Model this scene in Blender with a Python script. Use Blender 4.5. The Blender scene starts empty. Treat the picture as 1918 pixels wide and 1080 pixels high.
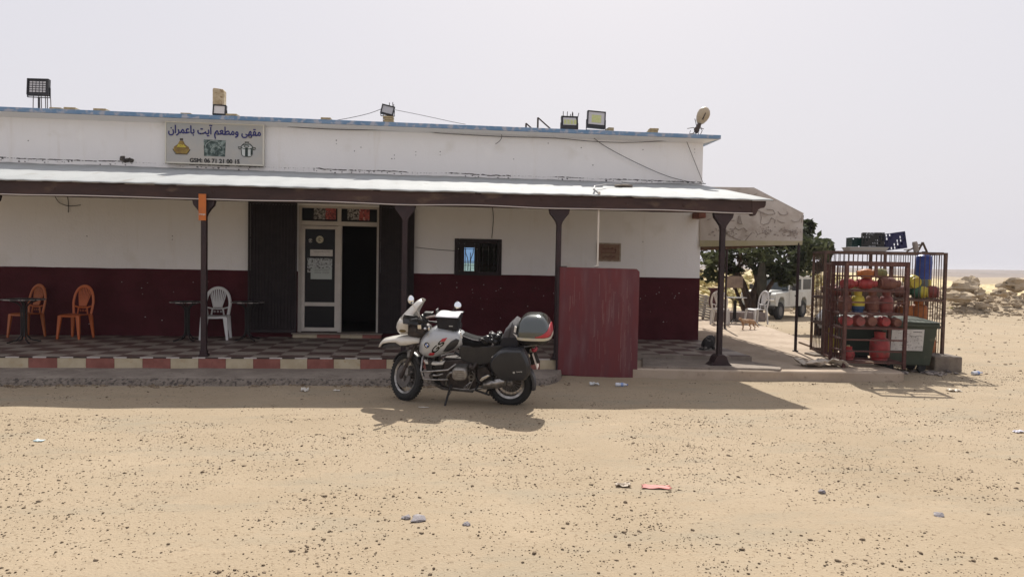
import bpy, math, random
import numpy as np
from mathutils import Vector, Matrix, noise
random.seed(7); R_=math.radians
SC=bpy.context.scene; COL=bpy.context.collection
# ---------------- camera, world, sun, exposure ----------------
FPX=1310.0; YAW=0.106178; PITCH=-0.03506; ROLL=0.01875; EYE=1.88
fwd=Vector((math.sin(YAW)*math.cos(PITCH),math.cos(YAW)*math.cos(PITCH),math.sin(PITCH)))
rgt0=Vector((math.cos(YAW),-math.sin(YAW),0)); up0=rgt0.cross(fwd)
rgt=rgt0*math.cos(ROLL)+up0*math.sin(ROLL); upv=-rgt0*math.sin(ROLL)+up0*math.cos(ROLL)
cd=bpy.data.cameras.new('camera'); cam=bpy.data.objects.new('camera',cd); COL.objects.link(cam)
cd.sensor_width=36; cd.lens=FPX/1918*36; cd.clip_start=.05; cd.clip_end=6000
mw=Matrix((rgt,upv,-fwd)).transposed().to_4x4(); mw.translation=Vector((0,0,EYE)); cam.matrix_world=mw
SC.camera=cam
SUN_EL=R_(48); SAZ=math.atan2(.25,.97)
w=bpy.data.worlds.new('World'); SC.world=w; w.use_nodes=True
nt=w.node_tree; bg=nt.nodes['Background']
sky=nt.nodes.new('ShaderNodeTexSky'); sky.sky_type='NISHITA'; sky.sun_disc=False; sky.sun_elevation=SUN_EL; sky.sun_rotation=SAZ; sky.dust_density=6; sky.air_density=1.5
mx=nt.nodes.new('ShaderNodeMix'); mx.data_type='RGBA'; mx.inputs[0].default_value=.92
mx.inputs[7].default_value=(5.86,5.74,6.16,1)
nt.links.new(sky.outputs[0],mx.inputs[6]); nt.links.new(mx.outputs[2],bg.inputs[0]); bg.inputs[1].default_value=.10
sl=bpy.data.lights.new('sun','SUN'); sl.energy=5.0; sl.angle=R_(.6); sl.color=(1,.95,.87)
so=bpy.data.objects.new('sun',sl); COL.objects.link(so)
sdir=Vector((math.sin(SAZ)*math.cos(SUN_EL),math.cos(SAZ)*math.cos(SUN_EL),math.sin(SUN_EL)))
so.rotation_euler=sdir.to_track_quat('Z','Y').to_euler(); so.location=(0,0,30)
SC.view_settings.view_transform='Standard'; SC.view_settings.look='None'; SC.view_settings.exposure=.4; SC.view_settings.gamma=1

# ---------------- layout helpers: sight line of a picture point met with a real plane ----------------
def ray(px,py): return fwd*FPX+rgt*(px-959)+upv*(540-py)
def onz(px,py,z=0):
    d=ray(px,py); return Vector((0,0,EYE))+d*((z-EYE)/d.z)
def ony(px,py,Y):
    d=ray(px,py); return Vector((0,0,EYE))+d*(Y/d.y)

# ---------------- materials ----------------
MATS={}
def mat(name,col,rough=.7,metal=0,col2=None,scale=6,detail=6,bump=0,bscale=None,spec=.4,coat=0,ramp=(.4,.6),stretch=(1,1,1),dist=.02,alpha=1,trans=0,c3=None,s3=40,r3=(.62,.7)):
    if name in MATS: return MATS[name]
    m=bpy.data.materials.new(name); m.use_nodes=True; n=m.node_tree; b=n.nodes['Principled BSDF']
    b.inputs['Base Color'].default_value=(*col,1); b.inputs['Roughness'].default_value=rough; b.inputs['Metallic'].default_value=metal
    b.inputs['Specular IOR Level'].default_value=spec; b.inputs['Coat Weight'].default_value=coat; b.inputs['Alpha'].default_value=alpha
    b.inputs['Transmission Weight'].default_value=trans
    tc=n.nodes.new('ShaderNodeTexCoord'); mp=n.nodes.new('ShaderNodeMapping'); mp.inputs['Scale'].default_value=stretch
    n.links.new(tc.outputs['Object'],mp.inputs[0])
    cur=None
    if col2:
        t=n.nodes.new('ShaderNodeTexNoise'); t.inputs['Scale'].default_value=scale; t.inputs['Detail'].default_value=detail; t.inputs['Roughness'].default_value=.62
        n.links.new(mp.outputs[0],t.inputs[0]); r=n.nodes.new('ShaderNodeValToRGB')
        r.color_ramp.elements[0].position=ramp[0]; r.color_ramp.elements[1].position=ramp[1]
        r.color_ramp.elements[0].color=(*col,1); r.color_ramp.elements[1].color=(*col2,1)
        n.links.new(t.outputs[0],r.inputs[0]); cur=r.outputs[0]
        if c3:
            t3=n.nodes.new('ShaderNodeTexNoise'); t3.inputs['Scale'].default_value=s3; t3.inputs['Detail'].default_value=4
            n.links.new(mp.outputs[0],t3.inputs[0]); m3=n.nodes.new('ShaderNodeMapRange'); m3.inputs[1].default_value=r3[0]; m3.inputs[2].default_value=r3[1]
            n.links.new(t3.outputs[0],m3.inputs[0]); x3=n.nodes.new('ShaderNodeMix'); x3.data_type='RGBA'
            n.links.new(m3.outputs[0],x3.inputs[0]); n.links.new(cur,x3.inputs[6]); x3.inputs[7].default_value=(*c3,1); cur=x3.outputs[2]
        n.links.new(cur,b.inputs['Base Color'])
    if bump:
        t=n.nodes.new('ShaderNodeTexNoise'); t.inputs['Scale'].default_value=bscale or scale*5; t.inputs['Detail'].default_value=6
        n.links.new(mp.outputs[0],t.inputs[0]); bp=n.nodes.new('ShaderNodeBump'); bp.inputs['Strength'].default_value=bump; bp.inputs['Distance'].default_value=dist
        n.links.new(t.outputs[0],bp.inputs['Height']); n.links.new(bp.outputs[0],b.inputs['Normal'])
    MATS[name]=m; return m

def dim(m,k):
    for n in m.node_tree.nodes:
        if n.type=='VALTORGB':
            for e in n.color_ramp.elements: e.color=(e.color[0]*k,e.color[1]*k,e.color[2]*k,1)
        elif n.type=='MIX':
            for q in (6,7):
                if not n.inputs[q].is_linked: c=n.inputs[q].default_value; n.inputs[q].default_value=(c[0]*k,c[1]*k,c[2]*k,1)
    return m
# ---------------- mesh builder ----------------
class MB:
    def __init__(s,M=None): s.v=[]; s.f=[]; s.mi=[]; s.M=M; s.k=0
    def add(s,vs,fs,T=None):
        o=len(s.v)
        for p in vs:
            p=Vector(p)
            if T is not None: p=T@p
            if s.M is not None: p=s.M@p
            s.v.append(p)
        for f in fs: s.f.append([i+o for i in f]); s.mi.append(s.k)
        return s
    def box(s,a,b,T=None):
        x0,y0,z0=a; x1,y1,z1=b
        if x0>x1: x0,x1=x1,x0
        if y0>y1: y0,y1=y1,y0
        if z0>z1: z0,z1=z1,z0
        return s.add([(x0,y0,z0),(x1,y0,z0),(x1,y1,z0),(x0,y1,z0),(x0,y0,z1),(x1,y0,z1),(x1,y1,z1),(x0,y1,z1)],
            [(0,3,2,1),(4,5,6,7),(0,1,5,4),(1,2,6,5),(2,3,7,6),(3,0,4,7)],T)
    def cbox(s,c,d,T=None): return s.box([c[i]-d[i]/2 for i in range(3)],[c[i]+d[i]/2 for i in range(3)],T)
    def frames(s,pts,closed=False):
        pts=[Vector(p) for p in pts]; n=len(pts); tg=[]
        for i in range(n):
            a=pts[(i-1)%n] if (closed or i>0) else pts[i]; b=pts[(i+1)%n] if (closed or i<n-1) else pts[i]
            tg.append((b-a).normalized() if (b-a).length>1e-9 else Vector((0,0,1)))
        t0=tg[0]; ref=Vector((0,0,1)) if abs(t0.z)<.9 else Vector((0,1,0)); u=t0.cross(ref).normalized(); out=[]
        for t in tg:
            u=(u-t*u.dot(t)); u=u.normalized() if u.length>1e-6 else t.orthogonal().normalized()
            out.append((u,t.cross(u)))
        return pts,out
    def tube(s,pts,r,n=8,closed=False,caps=True,T=None,flat=1):
        pts,fr=s.frames(pts,closed); N=len(pts); vs=[]; fs=[]
        for i,(p,(u,w_)) in enumerate(zip(pts,fr)):
            rr=r[i] if isinstance(r,(list,tuple)) else r
            for k in range(n):
                a=2*math.pi*k/n; vs.append(p+u*math.cos(a)*rr+w_*math.sin(a)*rr*flat)
        for i in range(N if closed else N-1):
            j=(i+1)%N
            for k in range(n):
                l=(k+1)%n; fs.append((i*n+k,i*n+l,j*n+l,j*n+k))
        if caps and not closed: fs.append(tuple(reversed(range(n)))); fs.append(tuple((N-1)*n+k for k in range(n)))
        return s.add(vs,fs,T)
    def cyl(s,a,b,r,r2=None,n=16,T=None): return s.tube([a,b],[r,r if r2 is None else r2],n,T=T)
    def bar(s,a,b,w_=.02,h=None,T=None):
        h=h or w_; a=Vector(a); b=Vector(b); d=(b-a).normalized(); ref=Vector((0,0,1)) if abs(d.z)<.9 else Vector((0,1,0))
        u=d.cross(ref).normalized()*w_/2; v=u.cross(d).normalized()*h/2
        vs=[a-u-v,a+u-v,a+u+v,a-u+v,b-u-v,b+u-v,b+u+v,b-u+v]
        return s.add(vs,[(0,3,2,1),(4,5,6,7),(0,1,5,4),(1,2,6,5),(2,3,7,6),(3,0,4,7)],T)
    def lathe(s,prof,n=20,T=None,a0=0,a1=2*math.pi):
        full=abs(a1-a0-2*math.pi)<1e-6; m=n if full else n+1; vs=[]; fs=[]; K=len(prof)
        for i in range(m):
            a=a0+(a1-a0)*i/n
            for r,z in prof: vs.append((r*math.cos(a),r*math.sin(a),z))
        for i in range(n):
            j=(i+1)%m
            for k in range(K-1): fs.append((i*K+k,j*K+k,j*K+k+1,i*K+k+1))
        if full and abs(prof[0][0]-prof[-1][0])>.25*max(prof[0][0],prof[-1][0]):
            if prof[0][0]>1e-5: fs.append(tuple(i*K for i in reversed(range(m))))
            if prof[-1][0]>1e-5: fs.append(tuple(i*K+K-1 for i in range(m)))
        return s.add(vs,fs,T)
    def prism(s,poly,y0,y1,T=None):      # polygon in x,z extruded along y
        n=len(poly); vs=[(p[0],y0,p[1]) for p in poly]+[(p[0],y1,p[1]) for p in poly]
        fs=[tuple(range(n)),tuple(reversed(range(n,2*n)))]+[(i,i+n,(i+1)%n+n,(i+1)%n) for i in range(n)]
        return s.add(vs,fs,T)
    def hprism(s,poly,z0,z1,T=None):
        n=len(poly); vs=[(p[0],p[1],z0) for p in poly]+[(p[0],p[1],z1) for p in poly]
        fs=[tuple(reversed(range(n))),tuple(range(n,2*n))]+[(i,(i+1)%n,(i+1)%n+n,i+n) for i in range(n)]
        return s.add(vs,fs,T)
    def loft(s,secs,closed=True,caps=True,T=None):
        n=len(secs[0]); vs=[p for q in secs for p in q]; fs=[]
        for i in range(len(secs)-1):
            for k in range(n if closed else n-1):
                l=(k+1)%n; fs.append((i*n+k,i*n+l,(i+1)*n+l,(i+1)*n+k))
        if caps and closed: fs.append(tuple(reversed(range(n)))); fs.append(tuple((len(secs)-1)*n+k for k in range(n)))
        return s.add(vs,fs,T)
    def ball(s,c,r,nu=14,nv=9,e=1,T=None,jit=0):
        if not isinstance(r,(tuple,list)): r=(r,r,r)
        sg=lambda t:math.copysign(abs(t)**e,t); vs=[]; fs=[]
        for j in range(nv+1):
            ph=-math.pi/2+math.pi*j/nv
            for i in range(nu):
                a=2*math.pi*i/nu; q=1+random.uniform(-jit,jit)
                vs.append((c[0]+r[0]*q*sg(math.cos(ph))*sg(math.cos(a)),c[1]+r[1]*q*sg(math.cos(ph))*sg(math.sin(a)),c[2]+r[2]*q*sg(math.sin(ph))))
        for j in range(nv):
            for i in range(nu):
                l=(i+1)%nu; fs.append((j*nu+i,j*nu+l,(j+1)*nu+l,(j+1)*nu+i))
        return s.add(vs,fs,T)
    def rock(s,c,r,T=None,sd=0,j=.3):
        t=(1+5**.5)/2; V=[(-1,t,0),(1,t,0),(-1,-t,0),(1,-t,0),(0,-1,t),(0,1,t),(0,-1,-t),(0,1,-t),(t,0,-1),(t,0,1),(-t,0,-1),(-t,0,1)]
        F=[(0,11,5),(0,5,1),(0,1,7),(0,7,10),(0,10,11),(1,5,9),(5,11,4),(11,10,2),(10,7,6),(7,1,8),(3,9,4),(3,4,2),(3,2,6),(3,6,8),(3,8,9),(4,9,5),(2,4,11),(6,2,10),(8,6,7),(9,8,1)]
        vs=[]
        for v in V:
            q=random.uniform(1-j,1+j)/1.9; vs.append((c[0]+v[0]*q*r[0],c[1]+v[1]*q*r[1],c[2]+v[2]*q*r[2]))
        return s.add(vs,F,T)
    def build(s,name,mats,parent=None,smooth=None,bevel=0,seg=2,solid=0,sub=0,loc=None,rotz=0,rev=False):
        me=bpy.data.meshes.new(name); me.from_pydata([tuple(v) for v in s.v],[],s.f)
        if not isinstance(mats,(list,tuple)): mats=[mats]
        for m in mats: me.materials.append(m)
        if len(mats)>1: me.polygons.foreach_set('material_index',s.mi)
        if smooth is not None:
            me.polygons.foreach_set('use_smooth',[True]*len(me.polygons)); me.set_sharp_from_angle(angle=R_(smooth))
        me.update(); o=bpy.data.objects.new(name,me); COL.objects.link(o)
        if parent: o.parent=parent
        if loc is not None: o.location=loc
        if rotz: o.rotation_euler=(0,0,rotz)
        if sub: md=o.modifiers.new('s','SUBSURF'); md.levels=md.render_levels=sub
        if solid: md=o.modifiers.new('t','SOLIDIFY'); md.thickness=solid; md.offset=0
        if bevel: md=o.modifiers.new('b','BEVEL'); md.width=bevel; md.segments=seg; md.limit_method='ANGLE'; md.angle_limit=R_(35)
        return o
def tag(o,label=None,cat=None,group=None,kind=None):
    if label: o['label']=label
    if cat: o['category']=cat
    if group: o['group']=group
    if kind: o['kind']=kind
    return o
def thing(name,label,cat,loc=(0,0,0),rz=0,group=None,M=None):
    o=bpy.data.objects.new(name,None); COL.objects.link(o); o.empty_display_size=.1
    if M is not None: o.matrix_world=M
    else: o.location=loc; o.rotation_euler=(0,0,rz)
    return tag(o,label,cat,group)
def struct(o): o['kind']='structure'; return o
def copy_tree(o,parent=None):
    c=o.copy(); COL.objects.link(c)
    if parent: c.parent=parent
    for ch in [x for x in o.children]: copy_tree(ch,c)
    return c
def dup(o,label,loc=None,rz=None,rot=None,M=None,scale=None):
    c=copy_tree(o); c['label']=label
    if loc is not None: c.location=loc
    if rz is not None: c.rotation_euler=(0,0,rz)
    if rot is not None: c.rotation_euler=rot
    if M is not None: c.matrix_world=M
    if scale is not None: c.scale=scale
    return c
AR={'ا':(0xFE8D,0xFE8E,0,0),'آ':(0xFE81,0xFE82,0,0),'ب':(0xFE8F,0xFE90,0xFE91,0xFE92),'ت':(0xFE95,0xFE96,0xFE97,0xFE98),
'ح':(0xFEA1,0xFEA2,0xFEA3,0xFEA4),'ر':(0xFEAD,0xFEAE,0,0),'ض':(0xFEBD,0xFEBE,0xFEBF,0xFEC0),'ط':(0xFEC1,0xFEC2,0xFEC3,0xFEC4),'د':(0xFEA9,0xFEAA,0,0),
'ع':(0xFEC9,0xFECA,0xFECB,0xFECC),'ق':(0xFED5,0xFED6,0xFED7,0xFED8),'ل':(0xFEDD,0xFEDE,0xFEDF,0xFEE0),'م':(0xFEE1,0xFEE2,0xFEE3,0xFEE4),'ن':(0xFEE5,0xFEE6,0xFEE7,0xFEE8),'ه':(0xFEE9,0xFEEA,0xFEEB,0xFEEC),
'و':(0xFEED,0xFEEE,0,0),'ى':(0xFEEF,0xFEF0,0,0),'ي':(0xFEF1,0xFEF2,0xFEF3,0xFEF4),'ص':(0xFEB9,0xFEBA,0xFEBB,0xFEBC)}
def shape(s):
    out=[]
    for i,c in enumerate(s):
        if c not in AR: out.append(c); continue
        f=AR[c]; pv=i>0 and s[i-1] in AR and AR[s[i-1]][2]; nx=i+1<len(s) and s[i+1] in AR and f[2]
        out.append(chr(f[3] if pv and nx else f[1] if pv else f[2] if nx else f[0]))
    return ''.join(reversed(out))
def text(name,body,m,parent,T,width,height=None,ext=.001,bold=0,arabic=False,fn=None):
    """letters in the local x,z plane facing -y, centred on T's origin, fitted to a width (and height)"""
    c=bpy.data.curves.new('t','FONT'); c.body=shape(body) if arabic else body; c.extrude=.002; c.resolution_u=4
    o=bpy.data.objects.new('t',c); COL.objects.link(o); bpy.context.view_layer.update()
    dg=bpy.context.evaluated_depsgraph_get(); me=bpy.data.meshes.new_from_object(o.evaluated_get(dg)); bpy.data.objects.remove(o)
    P=np.array([v.co[:] for v in me.vertices]); a=P.min(0); b=P.max(0); sx=width/(b[0]-a[0]); sy=(height/(b[1]-a[1])) if height else sx
    cx,cy=(a[0]+b[0])/2,(a[1]+b[1])/2
    if bold:      # bolder strokes: the outline repeated a hair to each side
        V0=[v.co.copy() for v in me.vertices]; F0=[list(p.vertices) for p in me.polygons]; V=[];F=[]
        for k,(ox,oy) in enumerate(((0,0),(bold,0),(-bold,0),(0,bold),(0,-bold))):
            o_=len(V); V+=[(v.x+ox,v.y+oy,v.z*(1+.04*k)) for v in V0]; F+=[[i+o_ for i in f] for f in F0]
        me=bpy.data.meshes.new('t'); me.from_pydata(V,[],F)
    for v in me.vertices:
        x,y,z=v.co; q=Vector(((x-cx)*sx,-z/.002*ext,(y-cy)*sy)); q=T@q
        v.co=fn(q) if fn else q
    me.materials.clear(); me.materials.append(m); me.name=name
    o=bpy.data.objects.new(name,me); COL.objects.link(o)
    if parent: o.parent=parent
    return o
def strokes(lines,r,T=None,flat=.15,mb=None,n=6):
    mb=mb or MB()
    for L in lines: mb.tube([(p[0],0,p[1]) for p in L],r,n,T=T)
    return mb
def arc(cx,cz,rx,rz,a0,a1,n=12): return [(cx+rx*math.cos(R_(a0+(a1-a0)*i/n)),cz+rz*math.sin(R_(a0+(a1-a0)*i/n))) for i in range(n+1)]
Tm=Matrix.Translation
def RX(a): return Matrix.Rotation(R_(a),4,'X')
def RY(a): return Matrix.Rotation(R_(a),4,'Y')
def RZ(a): return Matrix.Rotation(R_(a),4,'Z')
def fb(x,y,s,z=0): return noise.noise(Vector((x*s,y*s,z)))
# ---------------- materials of the place ----------------
sand=mat('sand',(.340,.270,.184),.95,col2=(.400,.322,.228),scale=.55,detail=10,bump=.55,bscale=55,ramp=(.3,.7),dist=.012,c3=(.235,.175,.115),s3=26,r3=(.58,.72),spec=.1)
clod=mat('clod',(.15,.11,.076),.95,col2=(.36,.285,.20),ramp=(.42,.66),scale=23,bump=.4,bscale=80,spec=.1)
rockm=mat('rock',(.37,.295,.205),.95,col2=(.46,.375,.27),scale=.9,bump=.7,bscale=7,dist=.1,spec=.1)
conc=mat('concrete',(.19,.158,.132),.9,col2=(.25,.212,.178),scale=2.2,bump=.4,bscale=40,c3=(.15,.12,.10),s3=14,r3=(.6,.7),spec=.15)
patiom=mat('patio_concrete',(.37,.295,.225),.92,col2=(.45,.365,.285),scale=1.3,bump=.25,bscale=30,c3=(.26,.205,.155),s3=7,r3=(.6,.72),spec=.15)
whitew=mat('white_wall_paint',(.77,.76,.755),.85,col2=(.81,.80,.795),scale=.7,bump=.25,bscale=25,ramp=(.3,.7),c3=(.71,.69,.66),s3=2,r3=(.6,.78),spec=.2)
maroon=mat('maroon_wall_paint',(.058,.011,.015),.9,col2=(.076,.016,.021),scale=2,bump=.25,bscale=30,c3=(.06,.014,.017),s3=4,r3=(.58,.7),spec=.2)
bluep=mat('blue_cornice_paint',(.135,.235,.37),.85,col2=(.20,.29,.42),scale=2.5,bump=.3,bscale=30,c3=(.36,.38,.44),s3=7,r3=(.50,.60),spec=.2)
wood=mat('brown_painted_wood',(.028,.013,.012),.65,col2=(.050,.024,.020),scale=3,bump=.2,bscale=30,c3=(.085,.052,.036),s3=5,r3=(.6,.7),stretch=(.4,1,1))
postm=mat('post_paint',(.018,.009,.011),.6,col2=(.030,.014,.016),scale=5,bump=.2,bscale=30)
tin=mat('pale_roof_sheet',(.36,.375,.375),.75,col2=(.40,.415,.415),scale=2,bump=.12,bscale=8,c3=(.30,.29,.27),s3=5,r3=(.62,.76),stretch=(1,.4,1),spec=.2)
gatem=mat('dark_gate_paint',(.016,.010,.012),.7,col2=(.026,.017,.019),scale=6)
alu=mat('white_aluminium',(.47,.43,.39),.5,col2=(.52,.48,.43),scale=4)
dglass=mat('dark_glass',(.007,.008,.011),.3,spec=.15)
black=mat('black_plastic',(.016,.016,.018),.45)
paper=mat('paper',(.52,.50,.47),.9,col2=(.6,.58,.55),scale=30)
cream=mat('cream_tile',(.40,.33,.22),.6,col2=(.47,.40,.28),scale=4,bump=.15,c3=(.4,.3,.18),s3=12,r3=(.6,.72))
brick=mat('brick_red_tile',(.20,.068,.052),.6,col2=(.26,.095,.075),scale=4,bump=.15,c3=(.2,.075,.06),s3=12,r3=(.6,.72))
darkm=mat('dark_metal',(.025,.022,.022),.5,metal=.3)
n_=sand.node_tree; pb=n_.nodes['Principled BSDF']; src=pb.inputs['Base Color'].links[0].from_socket
tcs=n_.nodes.new('ShaderNodeTexCoord'); mps=n_.nodes.new('ShaderNodeMapping'); mps.inputs['Scale'].default_value=(.55,1.5,1); mps.inputs['Rotation'].default_value=(0,0,.12); n_.links.new(tcs.outputs['Object'],mps.inputs[0])
def nlay(src,scale,lo,hi,col,vec,det=8,amt=1.0):
    t_=n_.nodes.new('ShaderNodeTexNoise'); t_.inputs['Scale'].default_value=scale; t_.inputs['Detail'].default_value=det; t_.inputs['Roughness'].default_value=.7; n_.links.new(vec,t_.inputs[0])
    r_=n_.nodes.new('ShaderNodeMapRange'); r_.inputs[1].default_value=lo; r_.inputs[2].default_value=hi; r_.inputs[4].default_value=amt; n_.links.new(t_.outputs[0],r_.inputs[0])
    x_=n_.nodes.new('ShaderNodeMix'); x_.data_type='RGBA'; n_.links.new(r_.outputs[0],x_.inputs[0]); n_.links.new(src,x_.inputs[6]); x_.inputs[7].default_value=(*col,1); return x_.outputs[2]
src=nlay(src,1.1,.50,.72,(.30,.265,.20),mps.outputs[0],8,.75)
src=nlay(src,2.6,.55,.75,(.44,.345,.24),mps.outputs[0],8,.8)
src=nlay(src,95,.60,.70,(.20,.145,.095),tcs.outputs['Object'],3,.8)
src=nlay(src,70,.64,.72,(.52,.44,.34),tcs.outputs['Object'],3,.8)
n_.links.new(src,pb.inputs['Base Color'])
nw=whitew.node_tree; n_=nw; pw_=nw.nodes['Principled BSDF']; sw=pw_.inputs['Base Color'].links[0].from_socket
tw=nw.nodes.new('ShaderNodeTexCoord'); mw_=nw.nodes.new('ShaderNodeMapping'); mw_.inputs['Scale'].default_value=(2.6,2.6,.22); nw.links.new(tw.outputs['Object'],mw_.inputs[0])
sw=nlay(sw,1.6,.56,.78,(.60,.55,.48),mw_.outputs[0],8,.45); sw=nlay(sw,1.3,.60,.64,(.84,.83,.82),tw.outputs['Object'],2,.35); nw.links.new(sw,pw_.inputs['Base Color'])
for m_ in (sand,): dim(m_,.85)
for m_ in (clod,rockm,tin,patiom): dim(m_,.88)
# ---------------- ground ----------------
def gz(x,y):
    far=max(0,min(1,(y-13-max(0,8-x)*.4)/16)); z=-.5*far*far*(3-2*far)
    z+=.014*fb(x,y,1.1)+.008*fb(x*.5,y*1.6,3.1,3)+.010*fb(x*.35,y,2.0,6)*max(0,min(1,(y-3)))
    if y>18: z+=.10*fb(x,y,.25,5)*min(1,(y-18)/10)
    if y>60: z+=min(1.6,(y-60)*.012)*fb(x,y,.02,9)-min(1.2,(y-60)*.006)
    if 9.9<y<11.6 and x<2.2: z-=.018
    return z
def axis(lo,a,b,hi,step,g=1.22):
    q=list(np.arange(a,b+1e-6,step)); s=step; x=b
    while x<hi: s*=g; x+=s; q.append(min(x,hi))
    s=step; x=a
    while x>lo: s*=g; x-=s; q.insert(0,max(x,lo))
    return q
xs=axis(-1500,-9,16,1500,.14,1.12); ys=axis(-300,3,14,1500,.14,1.09)
g=MB(); nx=len(xs)
for y in ys:
    for x in xs: g.v.append(Vector((x,y,gz(x,y))))
for j in range(len(ys)-1):
    for i in range(nx-1): a=j*nx+i; g.f.append([a,a+1,a+nx+1,a+nx]); g.mi.append(0)
struct(g.build('ground',sand,smooth=60))
# far hills past the edge of the plain
hillm=mat('far_hill',(.17,.15,.135),.95,col2=(.23,.19,.165),scale=.01,spec=.05)
h=MB(); 
for (Y0,H0,sd,x0,x1) in ((620,3.2,3,-200,1500),(950,7.5,8,-300,1500)):
    rows=[]
    for x in np.linspace(x0,x1,70):
        hh=H0*(.75+.5*noise.noise(Vector((x*.003,sd,0))))
        rows.append([Vector((x,Y0-150,-6)),Vector((x,Y0-50,-1+hh*.35)),Vector((x,Y0,hh)),Vector((x,Y0+80,hh*.9)),Vector((x,Y0+200,-6))])
    h.loft(rows,closed=False,caps=False)
struct(h.build('hills',hillm,smooth=60))
# ---------------- gravel: thousands of clods ----------------
t=(1+5**.5)/2
IV=np.array([(-1,t,0),(1,t,0),(-1,-t,0),(1,-t,0),(0,-1,t),(0,1,t),(0,-1,-t),(0,1,-t),(t,0,-1),(t,0,1),(-t,0,-1),(-t,0,1)])/1.9
IF=np.array([(0,11,5),(0,5,1),(0,1,7),(0,7,10),(0,10,11),(1,5,9),(5,11,4),(11,10,2),(10,7,6),(7,1,8),(3,9,4),(3,4,2),(3,2,6),(3,6,8),(3,8,9),(4,9,5),(2,4,11),(6,2,10),(8,6,7),(9,8,1)])
rng=np.random.default_rng(5)
def scatter(n,xr,yr,smed,ssig,smax,power=1.0,thr=-.15):
    P=[]
    while len(P)<n:
        y=yr[0]+(yr[1]-yr[0])*random.random()**power; x=random.uniform(*xr)
        if abs(x-y*.11)>y*.80+.6: continue
        if fb(x,y,.9,2)+.6*fb(x,y,3.1,7)<thr+random.uniform(-.3,.3): continue
        if x>3.2 and 11.0<y<24 and x<8.2: continue
        if y>10.6 and x<3.3: continue
        if y>8.7 and y<10.7 and random.random()<.72: continue
        s=min(smax,smed*math.exp(random.gauss(0,ssig))); P.append((x,y,gz(x,y),s))
    return P
def stones(name,P,m,label,cat,flat=.6):
    n=len(P); P=np.array(P); V=np.repeat(IV[None],n,0)*rng.uniform(.6,1.35,(n,12,1)); sc=rng.uniform(.7,1.3,(n,1,3))*P[:,3][:,None,None]; sc[:,:,2]*=flat
    V=V*sc; a=rng.uniform(0,6.28,n); c,s=np.cos(a)[:,None],np.sin(a)[:,None]
    x=V[:,:,0]*c-V[:,:,1]*s; y=V[:,:,0]*s+V[:,:,1]*c; V=np.stack([x,y,V[:,:,2]],2)
    V+=P[:,None,:3]; V[:,:,2]+=(P[:,3]*.22)[:,None]
    F=(IF[None]+12*np.arange(n)[:,None,None]).reshape(-1,3)
    me=bpy.data.meshes.new(name); me.vertices.add(n*12); me.vertices.foreach_set('co',V.reshape(-1)); me.loops.add(F.size); me.loops.foreach_set('vertex_index',F.reshape(-1))
    me.polygons.add(len(F)); me.polygons.foreach_set('loop_start',np.arange(0,F.size,3)); me.polygons.foreach_set('loop_total',np.full(len(F),3)); me.update(calc_edges=True)
    me.materials.append(m); o=bpy.data.objects.new(name,me); COL.objects.link(o); return tag(o,label,cat,kind='stuff')
P=scatter(2500,(-9,11),(3.6,12),.0064,.5,.018,1.05)
Q=[]
for (x,y,z,s) in random.sample(P,760):
    for k in range(random.randint(3,14)):
        a=random.gauss(0,.11); b=random.gauss(0,.05); Q.append((x+a,y+b,gz(x+a,y+b),min(.011,.0042*math.exp(random.gauss(0,.45)))))
P+=Q+scatter(26000,(-9,11),(3.6,13.5),.0034,.42,.009,1.0,-.28)+scatter(2200,(3,30),(10,44),.013,.55,.05,1.2)
stones('gravel',P,clod,'small brown clods and grit strewn over the bare sand','gravel')
# rocky rubble bank on the right, beyond the cages
def crag(mb,c,r,sd,nu=12,nv=8):
    o=len(mb.v); mb.ball(c,r,nu,nv)
    for i in range(o,len(mb.v)):
        v=mb.v[i]; d=Vector(((v.x-c[0])/r[0],(v.y-c[1])/r[1],(v.z-c[2])/r[2])); q=noise.cell(d*1.05+Vector((sd,sd*.7,0)))*.2+noise.noise(d*1.6+Vector((sd,0,3)))*.45+noise.noise(d*5+Vector((sd,0,3)))*.12
        k=.82+q; mb.v[i]=Vector((c[0]+d.x*r[0]*k,c[1]+d.y*r[1]*k,c[2]+d.z*r[2]*k))
def bankh(x,y):
    m_=max(0,1-abs(y-42-(x-30)*.12)/5.5)**.7; e=max(0,min(1,(x-20)/5))
    return m_*e*(1.05+.8*fb(x,y,.13,4)+.45*fb(x,y,.7,2)+.2*fb(x,y,2.3,8))
rb=MB()
for i in range(5200):
    x=random.uniform(19,70); y=41+random.gauss(0,1)*3.6+(x-30)*.12
    s=min(.42,.065*math.exp(random.gauss(0,.6))); rb.rock((x,y,gz(x,y)+max(0,bankh(x,y))+s*.15),(s*1.3,s,s*.8),j=.42)
rows=[]
for x in np.linspace(18,78,230):
    rows.append([Vector((x,y+(x-30)*.12,gz(x,y)-.12+bankh(x,y+(x-30)*.12))) for y in np.linspace(35.5,49,40)])
rb.loft(rows,closed=False,caps=False)
tag(rb.build('rubble',rockm),'bank of sandy rubble and broken rock beyond the cages','rubble',kind='stuff')
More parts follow.
